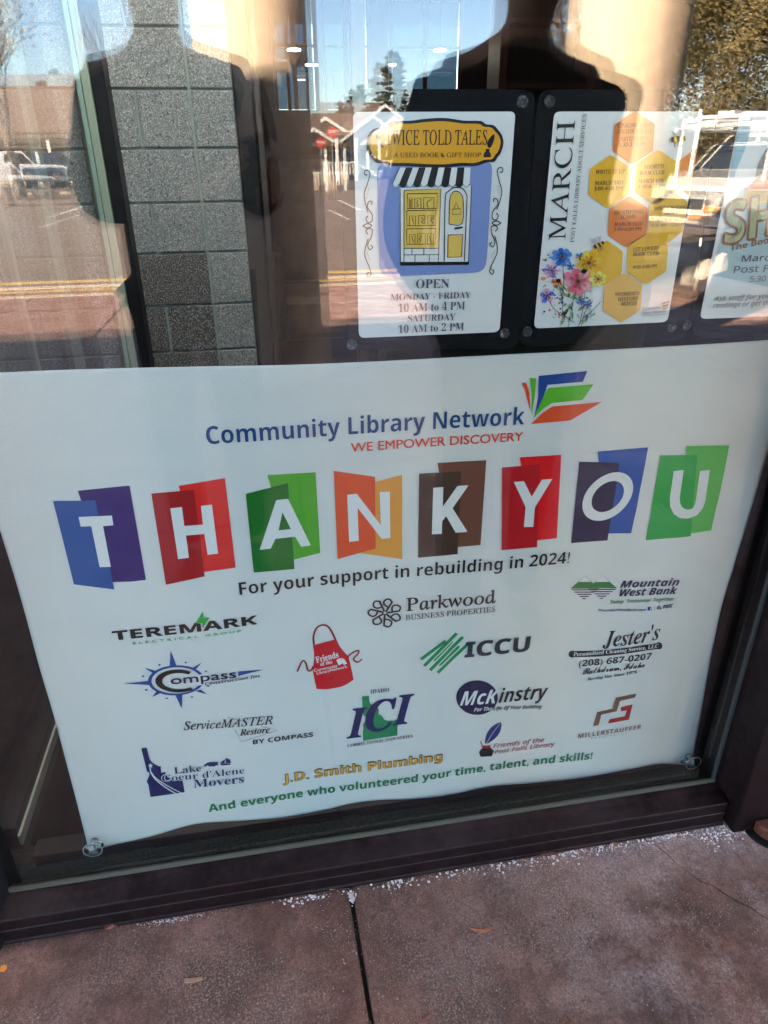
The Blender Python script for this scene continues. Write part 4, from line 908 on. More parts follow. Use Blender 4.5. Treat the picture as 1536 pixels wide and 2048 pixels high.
# dark timber counter and leather chair in the lobby beyond
ch = empty('armchair', (.42, 4.3, 0)); tag(ch, 'brown leather armchair in the lobby behind the inner door', 'armchair')
MB().box((.12, 4.0, .18), (.86, 4.6, .50)).build('seat', LEATHER, ch, bevel=.06)
MB().box((.14, 4.48, .5), (.84, 4.72, 1.36)).build('backrest', LEATHER, ch, bevel=.09)
for x in (.06, .80): MB().box((x, 3.95, .18), (x+.14, 4.65, .80)).build('arm', LEATHER, ch, bevel=.05)
for x in (.1, .84):
    for y in (4.0, 4.6): MB().box((x, y, 0), (x+.05, y+.05, .18)).build('leg', WOODB, ch)
cn = empty('timber_counter', (1, 6, 0)); tag(cn, 'dark brown timber service counter in the lobby', 'counter')
MB().box((-.05, 5.4, 0), (2.3, 6.0, 1.12)).build('front_panel', WOODB, cn); MB().box((-.08, 5.35, 1.121), (2.35, 6.05, 1.17)).build('top', WOODR, cn, bevel=.005)
bc = empty('bookcase', (4, 7, 0)); tag(bc, 'tall red brown timber bookcase on the far side of the lobby', 'bookcase')
MB().box((2.6, 7.0, 0), (2.68, 7.4, 3.0)).build('side_panel', WOODR, bc); MB().box((3.55, 7.0, 0), (3.63, 7.4, 3.0)).build('side_panel', WOODR, bc)
MB().box((2.681, 7.36, 0), (3.549, 7.4, 3.0)).build('back_panel', WOODB, bc)
for k in range(5): MB().box((2.681, 7.0, .3+k*.55), (3.549, 7.355, .34+k*.55)).build('shelf', WOODR, bc)
# far wall with clerestory windows, and ceiling
fw = empty('far_wall', (2, 11, 0)); tag(fw, 'dark far wall of the lobby with tall clear windows', 'wall')
YF = 11.0
TINTED = glass_mat('tinted_glass', .05, (.105, .135, .165))
wins = [(.51, 1.15), (1.23, 1.92), (2.2, 3.3), (4.1, 5.05)]
b = MB(); b.box((-6, YF, 0), (9, YF+.2, 1.95)); b.box((-6, YF, 3.35), (9, YF+.2, 3.405)); x = -6
for a, c in wins: b.box((x, YF, 1.951), (a, YF+.2, 3.349)); x = c
b.box((x, YF, 1.951), (9, YF+.2, 3.349)); b.build('wall', WOODB, fw)
for a, c in wins:
    m_ = MB(); m_.box((a, YF-.05, 1.95), (a+.05, YF-.002, 3.35)); m_.box((c-.05, YF-.05, 1.95), (c, YF-.002, 3.35)); m_.box((a+.051, YF-.05, 3.30), (c-.051, YF-.002, 3.35)); 
    if c-a > .6: m_.box(((a+c)/2-.04, YF-.06, 1.951), ((a+c)/2+.02, YF-.003, 3.299)); m_.box((a+.051, YF-.055, 2.72), (c-.051, YF-.004, 2.76))
    m_.build('window_frame', WOODR, fw); MB().box((a+.051, YF+.05, 1.955), (c-.051, YF+.062, 3.345)).build('window_glass', TINTED, fw)
for x0, x1, y0, y1, lab in ((-6.2, -6.0, .21, 11, 'left side wall of the library interior'), (9.0, 9.2, .21, 11, 'right side wall of the library interior')):
    o = MB().box((x0, y0, 0), (x1, y1, 3.40)).build('side_wall', PLASTER); tag(o, lab, 'wall')
LAMP = emis('lamp_glow', (1, .90, .74), 3.0)
rod = mat('lamp_rod', (.02, .02, .02), .5)
for (px, py, dep, lab) in ((588, 101, 8, 'round glowing pendant lamp left of the twin small pendants'), (880, 102, 8, 'round glowing pendant lamp nearest the conifer reflection'), (618, 131, 10, 'small glowing pendant lamp, left one of a close pair'), (629, 131, 10, 'small glowing pendant lamp, right one of a close pair'), (785, 131, 10, 'small glowing pendant lamp between the two large ones')):
    c = P(px, py, dep); r_ = .07 if dep < 9 else .045
    l = empty('pendant_lamp', c); tag(l, lab, 'lamp', 'pendant lamps in the lobby')
    MB().lathe(c, [(0, 0), (r_, 0), (r_, .012), (0, .012)], 20).build('diffuser', LAMP, l)
    MB().lathe(c+Vector((0, 0, .021)), [(0, 0), (r_*.5, 0), (r_*.3, .02), (0, .02)], 20).build('shade', rod, l)
    MB().tube([c+Vector((0, 0, .07)), Vector((c.x, c.y, 3.405))], .004, 6).build('cord', rod, l)
FILLP = emis('fill_panel_glow', (1, .97, .92), 3.0)  # added glowing panel out of view, brightens the vestibule block wall
for x, y, lab in ((-.15, 1.15, 'added unseen square fill light over the vestibule mat'),):
    l = empty('fill_light', (x, y, 3.38)); tag(l, lab, 'fill light')
    MB().box((x-.3, y-.3, 3.37), (x+.3, y+.3, 3.378)).build('diffuser', FILLP, l); MB().box((x-.32, y-.32, 3.3785), (x+.32, y+.32, 3.405)).build('housing', rod, l)
# ================================================================== OUTSIDE, seen as reflections in the glass (built where it stands, behind the camera)
def V(px, py, dep):
    d = ray(px, py); d = d*(dep/d.y); return Vector((CAM.x+d.x, CAM.y*-1-dep-CAM.y*0 + 0.0, CAM.z+d.z)) if False else Vector((CAM.x+d.x, -(dep-1.02), CAM.z+d.z))
# --- round concrete columns at the edge of the canopy
for x, lab in ((.15, 'tan round concrete column nearest the inner door reflection'), (2.50, 'tan round concrete column beside the parked truck')):
    c = MB().lathe((x, -3.98, 0), [(0, 0), (.36, 0), (.36, .02), (.345, .04), (.335, 1.2), (.335, 4.799), (0, 4.799)], 40).build('column', COLUMN, smooth=False)
    for f in c.data.polygons: f.use_smooth = abs(f.normal.z) < .5
    tag(c, lab, 'column', 'columns at the canopy edge')
# --- people
def skin_body(name, joints, edges, mats, parent, sub=2, root=0):
    me = bpy.data.meshes.new(name); me.from_pydata([j[:3] for j in joints], edges, []); me.materials.append(mats)
    o = bpy.data.objects.new(name, me); COL.objects.link(o)
    if parent: o.parent = parent; o.matrix_parent_inverse = parent_inv(parent)
    sk = o.modifiers.new('skin', 'SKIN'); sk.use_smooth_shade = True
    for i, v in enumerate(me.skin_vertices[0].data):
        r_ = joints[i][3]; v.radius = (r_, joints[i][4] if len(joints[i]) > 4 else r_); v.use_root = (i == root)
    ss = o.modifiers.new('subsurf', 'SUBSURF'); ss.levels = sub; ss.render_levels = sub
    return o
SKIN = mat('skin', (.42, .25, .18), .5)
def person(x, y, H, rot, label, jm, tm, hm, hold=None, wide=1.0):
    root = empty('person', (x, y, 0)); tag(root, label, 'person')
    s = H/1.75; M_ = Matrix.Translation((x, y, 0)) @ Matrix.Rotation(rot, 4, 'Z')
    def T(p, *r_): q = M_ @ (Vector(p)*s); return (q.x, q.y, q.z)+tuple(k*s for k in r_)
    hands = []
    for sd in (-1, 1):
        if hold: 
            hp = Vector(hold)+Vector((sd*.075, -.012, -.03)); hl = (M_.inverted() @ hp)/s
            hands.append((Vector((sd*.205, .12, 1.13)), hl))
        else: hands.append((Vector((sd*.25, -.12, 1.10)), Vector((sd*.17, -.01, .93))))
    # body (skin), facing local +y
    J = [T((0, 0, .95), .12, .1), T((0, .0, 1.15), .11, .09), T((0, -.01, 1.38), .13, .10), T((0, 0, 1.50), .055), T((0, .02, 1.56), .07, .08), T((0, .03, 1.64), .080, .098), T((0, .02, 1.72), .055, .07)]
    E_ = [(0, 1), (1, 2), (2, 3), (3, 4), (4, 5), (5, 6)]
    for k, sd in enumerate((-1, 1)):
        n = len(J); el, hd = hands[k]
        J += [T((sd*.16, -.01, 1.42), .06), T(el, .042), T(el.lerp(hd, .85), .028), T(hd, .036, .016)]
        E_ += [(2, n), (n, n+1), (n+1, n+2), (n+2, n+3)]
        d = (hd-el).normalized(); side = Vector((-sd, 0, 0)); up = d.cross(side).normalized()
        if hold: d = (d+Vector((0, 0, 1.2))).normalized()
        for fi in range(4):
            m = len(J); b0 = hd+up*(.024-.016*fi)+d*.035; L_ = (.07, .08, .075, .058)[fi]
            J += [T(b0, .0085), T(b0+d*L_*.55+side*.006, .008), T(b0+d*L_*.85+side*.025, .007)]; E_ += [(n+3, m), (m, m+1), (m+1, m+2)]
        m = len(J); J += [T(hd+up*.03+d*.012+side*.012, .010), T(hd+up*.045+d*.04+side*.022, .009)]; E_ += [(n+3, m), (m, m+1)]
        n = len(J); J += [T((sd*.09, 0, .88), .085), T((sd*.10, .01, .5), .055), T((sd*.10, -.01, .12), .04), T((sd*.105, .0, .05), .04), T((sd*.11, .13, .03), .035)]
        E_ += [(0, n), (n, n+1), (n+1, n+2), (n+2, n+3), (n+3, n+4)]
    body = skin_body('body', J, E_, SKIN, root)
    # jacket
    k_ = wide; J = [T((0, 0, .74), .19*k_, .14), T((0, .0, 1.02), .185*k_, .135), T((0, -.01, 1.27), .19*k_, .14), T((0, -.012, 1.385), .145*k_, .115), T((0, -.005, 1.465), .092, .085), T((0, 0, 1.515), .068)]; E_ = [(0, 1), (1, 2), (2, 3), (3, 4), (4, 5)]
    for k, sd in enumerate((-1, 1)):
        n = len(J); el, hd = hands[k]; J += [T((sd*.178*k_, -.01, 1.372), .080), T(el, .066), T(el.lerp(hd, .8), .048)]; E_ += [(3, n), (n, n+1), (n+1, n+2)]
    skin_body('jacket', J, E_, jm, root)
    J = [T((0, 0, .93), .15, .12)]; E_ = []
    for sd in (-1, 1):
        n = len(J); J += [T((sd*.09, 0, .85), .10), T((sd*.10, .01, .5), .075), T((sd*.10, -.01, .08), .06)]; E_ += [(0, n), (n, n+1), (n+1, n+2)]
    skin_body('trousers', J, E_, tm, root)
    for sd in (-1, 1): skin_body('shoe', [T((sd*.105, -.04, .045), .042), T((sd*.108, .06, .042), .044), T((sd*.112, .15, .032), .034)], [(0, 1), (1, 2)], BLACKF, root, 1)
    skin_body('hair', [T((0, -.035, 1.58), .07), T((0, -.02, 1.68), .094, .095), T((0, .035, 1.745), .075, .06)], [(0, 1), (1, 2)], hm, root)
    f = M_.to_3x3()
    for sd in (-1, 1): MB().lathe(Vector(T((sd*.032, .118, 1.655), 0)[:3]), [(0, -.008), (.011, -.004), (.012, .004), (0, .008)], 10, 'y').build('eye', mat('eye_dark', (.05, .04, .04), .2), root)
    skin_body('nose', [T((0, .115, 1.655), .010), T((0, .137, 1.62), .013)], [(0, 1)], SKIN, root, 1)
    skin_body('mouth', [T((-.022, .115, 1.580), .006), T((0, .123, 1.580), .008), T((.022, .115, 1.580), .006)], [(0, 1), (1, 2)], mat('lips', (.35, .13, .11), .5), root, 1)
    return root
PH = (CAM.x, CAM.y-.035, CAM.z-.045)
person(-.195, -1.34, 1.92, 0.0, 'person in a dark winter jacket holding up a phone before the glass', noisy('dark_jacket', (.016, .017, .022), (.03, .032, .04), 40, .9, .3, spec=.05), mat('dark_jeans', (.012, .014, .022), .9, 0, .05), mat('brown_hair', (.05, .03, .02), .6), PH, .95)
person(.66, -.78, 1.86, R(-4), 'person in a black coat standing to the right of the photographer', noisy('black_coat', (.010, .010, .012), (.022, .022, .026), 40, .9, .3, spec=.05), mat('grey_trousers', (.02, .02, .022), .9, 0, .05), mat('dark_hair', (.025, .018, .014), .6), wide=1.14)
ph = empty('phone', PH); tag(ph, 'black phone held up by the photographer', 'phone')
MB().box((PH[0]-.037, PH[1]-.0045, PH[2]-.078), (PH[0]+.037, PH[1]+.0045, PH[2]+.055)).build('body', BLACKF, ph, bevel=.004)
MB().lathe((PH[0], PH[1]+.0046, PH[2]+.045), [(0, 0), (.007, 0), (.007, .002), (0, .002)], 16, 'y').build('lens', DGLASS, ph)

# --- trees
BARK = noisy('bark', (.10, .07, .05), (.17, .12, .085), 20, .95, .6, .01)
def leafmat(n, a, b): 
    m = noisy(n, a, b, .9, .8, 0); return m
NEED = leafmat('dark_needles', (.025, .035, .016), (.07, .065, .028)); GOLD = leafmat('golden_needles', (.055, .050, .016), (.16, .120, .042)); DRYL = leafmat('dry_leaves', (.20, .115, .04), (.33, .20, .08))
def blades(b, c, d, L_, W_, rn, n=1):
    for _ in range(n):
        t = Vector((d.x+rn.uniform(-.5, .5), d.y+rn.uniform(-.5, .5), d.z+rn.uniform(-.5, .5))).normalized(); s_ = t.cross(Vector((rn.uniform(-1, 1), rn.uniform(-1, 1), rn.uniform(-1, 1)))).normalized()
        l = L_*rn.uniform(.6, 1.2); w_ = W_*rn.uniform(.6, 1.2); k = len(b.v)
        b.v += [c-s_*w_*.3, c+t*l*.5+s_*w_, c+t*l, c+t*l*.5-s_*w_]; b.f.append((k, k+1, k+2, k+3)); b.m.append(0)
def conifer(px, top, dep, w_, label, seed, base=-.1):
    rn = random.Random(seed); t = V(px, top, dep); x, y, H = t.x, t.y, t.z-base
    r = empty('conifer', (x, y, base)); tag(r, label, 'tree', 'conifers beyond the houses')
    MB().tube([(x, y, base), (x+.1, y, base+H*.5), (x, y, base+H*.97)], [H*.022, H*.014, .02], 8).build('trunk', BARK, r)
    b = MB()
    for i in range(int(H*7)):
        f = .12+.88*i/(H*7); h = base+H*f; rad = w_*(1-f)**.8*rn.uniform(.55, 1.12)+.12
        for _ in range(3):
            a = rn.uniform(0, 6.283); dv = Vector((math.cos(a), math.sin(a), -.28+.35*f))
            for k in range(7):
                q = (k+1)/7; c = Vector((x, y, h))+dv*rad*q; blades(b, c, dv, H*.045*(1.2-q*.6), H*.011, rn, 4)
    b.build('crown', NEED, r)
conifer(786, 100, 62, 3.1, 'tall dark conifer behind the white gabled house', 1)
conifer(903, 106, 66, 2.9, 'tall dark conifer standing right of the gabled houses', 2)
conifer(720, 168, 90, 1.9, 'small distant conifer left of the tall pair', 3)
conifer(704, 178, 95, 1.6, 'thin distant conifer at the far left of the group', 4)
conifer(835, 205, 80, 1.8, 'short distant conifer between the tall pair', 6)
conifer(105, 135, 70, 1.7, 'narrow conifer behind the brown roofed house at left', 5)
def bare_tree(x, y, H, label, seed, name='bare_tree', spread=.5, leaves=0, lm=None, base=-.13, group=None, tr=.022):
    rn = random.Random(seed); r = empty(name, (x, y, base)); tag(r, label, 'tree', group)
    b = MB(); tips = []
    def grow(p, d, L_, rad, lev):
        q = p+d*L_*.5+Vector((rn.uniform(-1, 1), rn.uniform(-1, 1), 0))*L_*.05; e = p+d*L_
        b.tube([p, q, e], [rad, rad*.85, rad*.68], 5 if lev > 1 else 7, cap=False)
        if lev >= 5: tips.append((e, d)); return
        if lev >= 3: tips.append((e, d))
        for _ in range(rn.choice((2, 3, 3)) if lev < 4 else 2):
            nd = (d+Vector((rn.uniform(-1, 1), rn.uniform(-1, 1), rn.uniform(-.25, .7)))*spread).normalized(); grow(e, nd, L_*rn.uniform(.62, .86), rad*.62, lev+1)
    grow(Vector((x, y, base)), Vector((rn.uniform(-.04, .04), 0, 1)).normalized(), H*.27, H*tr, 0)
    b.build('trunk', BARK, r)
    if leaves:
        l = MB()
        for e, d in tips: 
            for _ in range(leaves): blades(l, e+Vector((rn.gauss(0, 1), rn.gauss(0, 1), rn.gauss(0, 1)))*H*.045, d, H*.022, H*.008, rn, 1)
        l.build('crown', lm, r)
    return r
t = V(22, 300, 36); bare_tree(t.x, t.y, 6.6, 'bare grey tree with withered leaves before the brown roofed house', 21, leaves=4, lm=DRYL, group='bare trees', tr=.034)
t = V(-40, 300, 34); bare_tree(t.x, t.y, 7.5, 'bare tree with a few clinging leaves at the far left', 22, leaves=3, lm=DRYL, group='bare trees')
t = V(1050, 300, 48); bare_tree(t.x, t.y, 10.5, 'fine twigged bare tree between the columns', 23, spread=.42, group='bare trees', tr=.012)
t = V(1120, 300, 40); bare_tree(t.x, t.y, 9, 'bare tree with spreading twigs left of the yellow tree', 24, spread=.5, group='bare trees', tr=.014)
t = V(950, 300, 60); bare_tree(t.x, t.y, 9, 'small bare tree beside the tall conifer', 25, group='bare trees', tr=.013)
t = V(300, 300, 55); bare_tree(t.x, t.y, 12, 'bare tree rising behind the photographer', 27, group='bare trees', tr=.013)
t = V(1185, 300, 30); bare_tree(t.x, t.y, 9.5, 'tree with dry yellow leaves left of the golden hedge', 26, leaves=7, lm=DRYL, name='yellow_tree', spread=.42, tr=.014)
for k, (x, y, h) in enumerate(((-26, -11, 9), (-33, -14, 11), (-24, -19, 10), (-38, -17, 11))):
    bare_tree(x, y, h, ('bare street tree nearest the kerb', 'broad bare street tree beside the lane', 'bare street tree at the lot entrance', 'tall bare street tree farthest along the lane')[k], 30+k, leaves=5, lm=DRYL, group='street trees')
def evergreen(px, dep, H, rx, label, seed, n):
    rn = random.Random(seed); t = V(px, 300, dep); x, y = t.x, t.y
    r = empty('golden_evergreen', (x, y, -.13)); tag(r, label, 'tree', 'golden evergreens behind the truck')
    MB().tube([(x, y, -.13), (x, y, H*.9)], [.22, .05], 8).build('trunk', BARK, r)
    b = MB()
    lob = [(rn.uniform(0, 6.283), rn.uniform(.08, .95), rn.uniform(.5, .95)) for _ in range(60)]
    for _ in range(n):
        a0, f, s_ = rn.choice(lob); rad = rx*(1-f)**.45*s_
        c = Vector((x+math.cos(a0)*rad, y+math.sin(a0)*rad, H*f))+Vector((rn.gauss(0, 1), rn.gauss(0, 1), rn.gauss(0, .8)))*rx*.15
        blades(b, c, Vector((math.cos(a0), math.sin(a0), .25)), .15, .032, rn, 1)
    b.build('crown', GOLD, r)
evergreen(1440, 19, 7.5, 2.1, 'broad golden evergreen directly behind the truck rack', 41, 24000)
evergreen(1560, 17, 7.0, 2.0, 'golden evergreen at the right edge behind the truck', 42, 20000)
evergreen(1395, 22, 7.0, 1.6, 'golden evergreen next to the right column', 43, 18000)
evergreen(1640, 21, 8.0, 2.2, 'tallest golden evergreen beyond the right edge', 44, 14000)

# --- houses
def house(x, y, w_, d_, h, rh, rot, label, wm, win_n=3, gable_front=True, porch=None):
    r = empty('house', (x, y, -.13)); r.rotation_euler.z = rot; tag(r, label, 'house', 'houses across the parking lot')
    M_ = Matrix.Translation((x, y, -.13)) @ Matrix.Rotation(rot, 4, 'Z')
    b = MB()
    if gable_front: prof_ = [(-w_/2, 0), (w_/2, 0), (w_/2, h), (0, h+rh), (-w_/2, h)]; v = [Vector((a, -d_, c)) for a, c in prof_]+[Vector((a, 0, c)) for a, c in prof_]
    else: prof_ = [(0, 0), (-d_, 0), (-d_, h), (-d_/2, h+rh), (0, h)]; v = [Vector((-w_/2, a, c)) for a, c in prof_]+[Vector((w_/2, a, c)) for a, c in prof_]
    n = 5; b.add([M_ @ q for q in v], [tuple(range(n))[::-1], tuple(range(n, 2*n))]+[(i, (i+1) % n, (i+1) % n+n, i+n) for i in range(n)]); b.build('wall', wm, r)
    rf = MB(); o_ = .45
    if gable_front:
        for sd in (-1, 1): 
            e = Vector((sd*(w_/2+o_), 0, h-o_*rh/(w_/2)+.02)); rg = Vector((0, 0, h+rh+.02))
            q = [Vector((e.x, -d_-o_, e.z)), Vector((e.x, o_, e.z)), Vector((0, o_, rg.z)), Vector((0, -d_-o_, rg.z))]
            rf.add([M_ @ k for k in q]+[M_ @ (k+Vector((0, 0, .14))) for k in q], [(0, 1, 2, 3), (7, 6, 5, 4), (0, 4, 5, 1), (1, 5, 6, 2), (2, 6, 7, 3), (3, 7, 4, 0)])
    else:
        for sd in (0, 1):
            ye = o_ if sd == 0 else -d_-o_; q = [Vector((-w_/2-o_, ye, h-.2)), Vector((w_/2+o_, ye, h-.2)), Vector((w_/2+o_, -d_/2, h+rh+.02)), Vector((-w_/2-o_, -d_/2, h+rh+.02))]
            rf.add([M_ @ k for k in q]+[M_ @ (k+Vector((0, 0, .14))) for k in q], [(0, 1, 2, 3), (7, 6, 5, 4), (0, 4, 5, 1), (1, 5, 6, 2), (2, 6, 7, 3), (3, 7, 4, 0)])
    rf.build('roof', ROOFM, r)
    if gable_front:
        bb = MB()
        for sd in (-1, 1):
            q = [Vector((sd*(w_/2+o_), o_+.01, h-o_*rh/(w_/2)-.02)), Vector((0, o_+.01, h+rh-.02)), Vector((0, o_+.01, h+rh+.18)), Vector((sd*(w_/2+o_), o_+.01, h-o_*rh/(w_/2)+.18))]
            bb.add([M_ @ k for k in q]+[M_ @ (k+Vector((0, .05, 0))) for k in q], [(0, 1, 2, 3), (7, 6, 5, 4), (0, 4, 5, 1), (1, 5, 6, 2), (2, 6, 7, 3), (3, 7, 4, 0)])
        bb.build('bargeboard', WHITEP, r)
    for i in range(win_n):
        cx = -w_/2+w_*(i+.5)/win_n
        fr = MB().box((cx-.65, .003, .95), (cx+.65, .07, 2.35), M_).build('window', WHITEP, r)
        for k in (-1, 1): MB().box((cx+(.03 if k > 0 else -.58), .071, 1.02), (cx+(.58 if k > 0 else -.03), .08, 2.28), M_).build('window_glass', DGLASS, fr)
    if porch:
        for sd in (-1, -.33, .33, 1): MB().box((sd*w_*.46-.09, 1.6, 0), (sd*w_*.46+.09, 1.78, 2.5), M_).build('porch_post', WHITEP, r)
        MB().box((-w_/2-.2, .01, 2.501), (w_/2+.2, 1.95, 2.7), M_).build('porch_roof', ROOFM, r)
        rl = MB()
        for i in range(22): rl.box((-w_/2+w_*i/21-.03, 1.66, .35), (-w_/2+w_*i/21+.03, 1.72, 1.0), M_)
        rl.box((-w_/2, 1.63, 1.0), (w_/2, 1.75, 1.08), M_); rl.build('railing', WHITEP, r)
    return r
t = V(652, 300, 50); house(t.x, t.y, 3.8, 7, 2.3, 1.1, R(3), 'house with a low white edged gable behind the red octagonal sign', TANP, 2, porch=True)
t = V(768, 300, 56); house(t.x, t.y, 4.6, 9, 2.9, 1.5, R(-2), 'white gabled house between the red sign and the conifers', WHITEP, 3, porch=True)
t = V(610, 300, 68); house(t.x, t.y, 16, 10, 3.2, 2.3, 0, 'long brown roofed house behind the white gables', TANP, 5, gable_front=False)
t = V(90, 300, 52); house(t.x-1, t.y, 13, 9, 3.0, 3.1, R(8), 'large brown roofed house at the left behind the parked cars', TANP, 4, gable_front=False, porch=True)
t = V(108, 300, 58); house(t.x, t.y, 3.6, 6, 2.4, 1.0, R(8), 'small cream gabled wing beside the parked cars', WHITEP, 2)
# --- red octagonal sign and posts
t = V(664, 264, 44); st = empty('stop_sign', (t.x, t.y, -.13)); tag(st, 'red octagonal stop sign on a post in front of the gabled house', 'sign')
MB().tube([(t.x, t.y, -.13), (t.x, t.y, t.z+.3)], .03, 8).build('post', CHROME, st)
MB().lathe((t.x, t.y+.035, t.z), [(0, 0), (.29, 0), (.29, .006), (0, .006)], 8, 'y').build('plate', mat('sign_red', (.55, .03, .03), .4), st)
vs_, ts = glyphs('STOP', 'B'); x0 = min(v[0] for v in vs_); x1 = max(v[0] for v in vs_); k = .42/(x1-x0)
mesh_obj('lettering', [(t.x+.21-(v[0]-x0)*k, t.y+.0425, t.z-.07+v[1]*k*1.3) for v in vs_], ts, WHITEP, st)
for px, top, dep, lab in ((612, 60, 26, 'tall dark lamp post with a boxy head beyond the far windows'), (574, 122, 36, 'shorter dark lamp post left of the tall one')):
    t = P(px, top, dep-1.02); l = empty('lamp_post', (t.x, t.y, -.13)); tag(l, lab, 'lamp post', 'lamp posts beyond the far windows')
    MB().tube([(t.x, t.y, -.13), (t.x, t.y, t.z+1.6)], [.10, .08], 10).build('pole', BRONZE, l)
    h = P(595, 118, dep-1.02) if dep < 30 else P(560, 134, dep-1.02)
    MB().box((min(h.x-.35, t.x-.2), h.y-.3, h.z-.18), (t.x-.09, h.y+.3, h.z+.16)).build('lamp_head', BRONZE, l, bevel=.03)
# --- vehicles
def vehicle(name, label, cat, x, y, rot, prof_, width, wheels, cols, wins, group=None, lights=True, rack=False, scale=1.0):
    r = empty(name, (x, y, -.132)); r.rotation_euler.z = rot; tag(r, label, cat, group)
    M_ = Matrix.Translation((x, y, -.132)) @ Matrix.Rotation(rot, 4, 'Z') @ Matrix.Scale(scale, 4)
    hw = width/2
    def sweep(pr, y0, y1, b, taper=0.0):
        n = len(pr); v = []
        for yy, sg in ((y0, 1), (y1, -1)):
            for a, c in pr: v.append(M_ @ Vector((a, yy+sg*taper*max(0, c-.95), c)))
        b.add(v, [tuple(range(n))[::-1], tuple(range(n, 2*n))]+[(i, (i+1) % n, (i+1) % n+n, i+n) for i in range(n)]); return b
    sweep(prof_, -hw, hw, MB(), .22).build('body', cols, r, bevel=.05*scale)
    for wp in wins:
        b = MB(); n = len(wp)
        for sd in (-1, 1):
            b.add([M_ @ Vector((a, sd*(hw+.008-.22*max(0, c-.95)), c)) for a, c in wp]+[M_ @ Vector((a, sd*(hw-.03-.22*max(0, c-.95)), c)) for a, c in wp], [tuple(range(n)), tuple(range(n, 2*n))[::-1]]+[(i, (i+1) % n, (i+1) % n+n, i+n) for i in range(n)])
        b.build('side_window', DGLASS, r)
    for wx, wr in wheels:
        for sd in (-1, 1):
            c = Vector((wx, sd*(hw-.10), wr)); b = MB(); b.lathe((0, 0, 0), [(wr*.6, -.12), (wr*.95, -.12), (wr, -.07), (wr, .07), (wr*.95, .12), (wr*.6, .12)], 24, 'y'); b.v = [M_ @ (v+c) for v in b.v]
            wh = b.build('wheel', TYRE, r)
            b = MB(); b.lathe((0, sd*.10, 0), [(0, 0), (wr*.6, 0), (wr*.6, .02), (wr*.25, .03), (0, .03)], 16, 'y'); b.v = [M_ @ (v+c) for v in b.v]; b.build('rim', CHROME, wh)
    return r, M_
PICK = [(-2.7, .45), (-2.72, 1.02), (-2.6, 1.1), (-.75, 1.1), (-.7, 1.12), (-.45, 1.78), (.55, 1.80), (1.05, 1.18), (2.35, 1.10), (2.55, 1.0), (2.6, .55), (2.5, .38), (-2.6, .38)]
SUV = [(-2.2, .42), (-2.25, .95), (-2.1, 1.1), (-1.9, 1.62), (-1.6, 1.72), (.35, 1.70), (.95, 1.12), (2.1, .98), (2.3, .8), (2.32, .5), (2.2, .36), (-2.1, .36)]
PW_ = [[(-.42, 1.2), (-.32, 1.66), (.05, 1.68), (.05, 1.2)], [(.12, 1.2), (.12, 1.68), (.5, 1.68), (.9, 1.2)]]
SW_ = [[(-1.75, 1.14), (-1.62, 1.58), (-.85, 1.6), (-.85, 1.14)], [(-.78, 1.14), (-.78, 1.6), (0, 1.6), (0, 1.14)], [(.06, 1.14), (.06, 1.6), (.32, 1.6), (.8, 1.14)]]
def paint(n, c): 
    m = mat(n, c, .25); m.node_tree.nodes['Principled BSDF'].inputs['Coat Weight'].default_value = .6; return m
def front(r, M_, hw, fx, z, sc=1.0):
    for sd in (-1, 1):
        MB().box((fx-.06, sd*(hw-.30)-.16, z-.10), (fx+.035, sd*(hw-.30)+.16, z+.10), M_).build('headlight', CHROME, r, bevel=.02)
        MB().box((fx-.06, sd*(hw-.28)-.18, z-.20), (fx+.03, sd*(hw-.28)+.18, z-.12), M_).build('turn_signal', mat('amber_lens', (.75, .28, .02), .2), r, bevel=.01)
    MB().box((fx-.05, -hw+.5, z-.16), (fx+.025, hw-.5, z+.10), M_).build('grille', BLACKF, r)
    MB().box((fx-.10, -hw-.02, .42), (fx+.09, hw+.02, .60), M_).build('bumper', CHROME, r, bevel=.03)
t = V(28, 335, 44); r, M_ = vehicle('pickup_truck', 'white pickup truck parked at the far left of the lot', 'truck', t.x, t.y, R(-14), PICK, 1.9, [(-1.7, .38), (1.6, .38)], paint('white_paint', (.75, .75, .74)), PW_, 'cars parked across the lot'); front(r, M_, .95, 2.58, .82)
t = V(92, 335, 45); r, M_ = vehicle('suv', 'dark blue suv parked facing the library beside the white pickup', 'car', t.x, t.y, R(82), SUV, 1.9, [(-1.4, .36), (1.4, .36)], paint('dark_blue_paint', (.02, .03, .06)), SW_, 'cars parked across the lot'); front(r, M_, .95, 2.30, .74)
t = V(142, 335, 46); r, M_ = vehicle('suv', 'grey suv parked right of the dark blue one', 'car', t.x, t.y, R(84), SUV, 1.9, [(-1.4, .36), (1.4, .36)], paint('grey_paint', (.12, .13, .13)), SW_, 'cars parked across the lot'); front(r, M_, .95, 2.30, .74)
# work truck with a ladder rack at the kerb
WT = [(-2.9, .5), (-2.92, 1.06), (-2.8, 1.12), (-.85, 1.12), (-.8, 1.14), (-.6, 1.72), (.45, 1.74), (1.0, 1.2), (2.3, 1.12), (2.55, .98), (2.62, .58), (2.5, .42), (-2.8, .42)]
t = V(1345, 420, 11.2); rot = R(158)
r, M_ = vehicle('work_truck', 'cream white pickup truck with a pipe ladder rack parked at the kerb', 'truck', t.x+2.55, t.y-1.1, rot, WT, 1.95, [(-1.85, .40), (1.7, .40)], paint('cream_truck_paint', (.55, .52, .46)), [[(-.55, 1.22), (-.45, 1.62), (-.05, 1.64), (-.05, 1.22)], [(.02, 1.22), (.02, 1.64), (.42, 1.64), (.85, 1.22)]]); front(r, M_, .97, 2.60, .84)
MB().box((-.78, -.70, 1.74), (.46, .70, 1.758), M_).build('roof_panel', paint('roof_paint', (.5, .48, .43)), r)
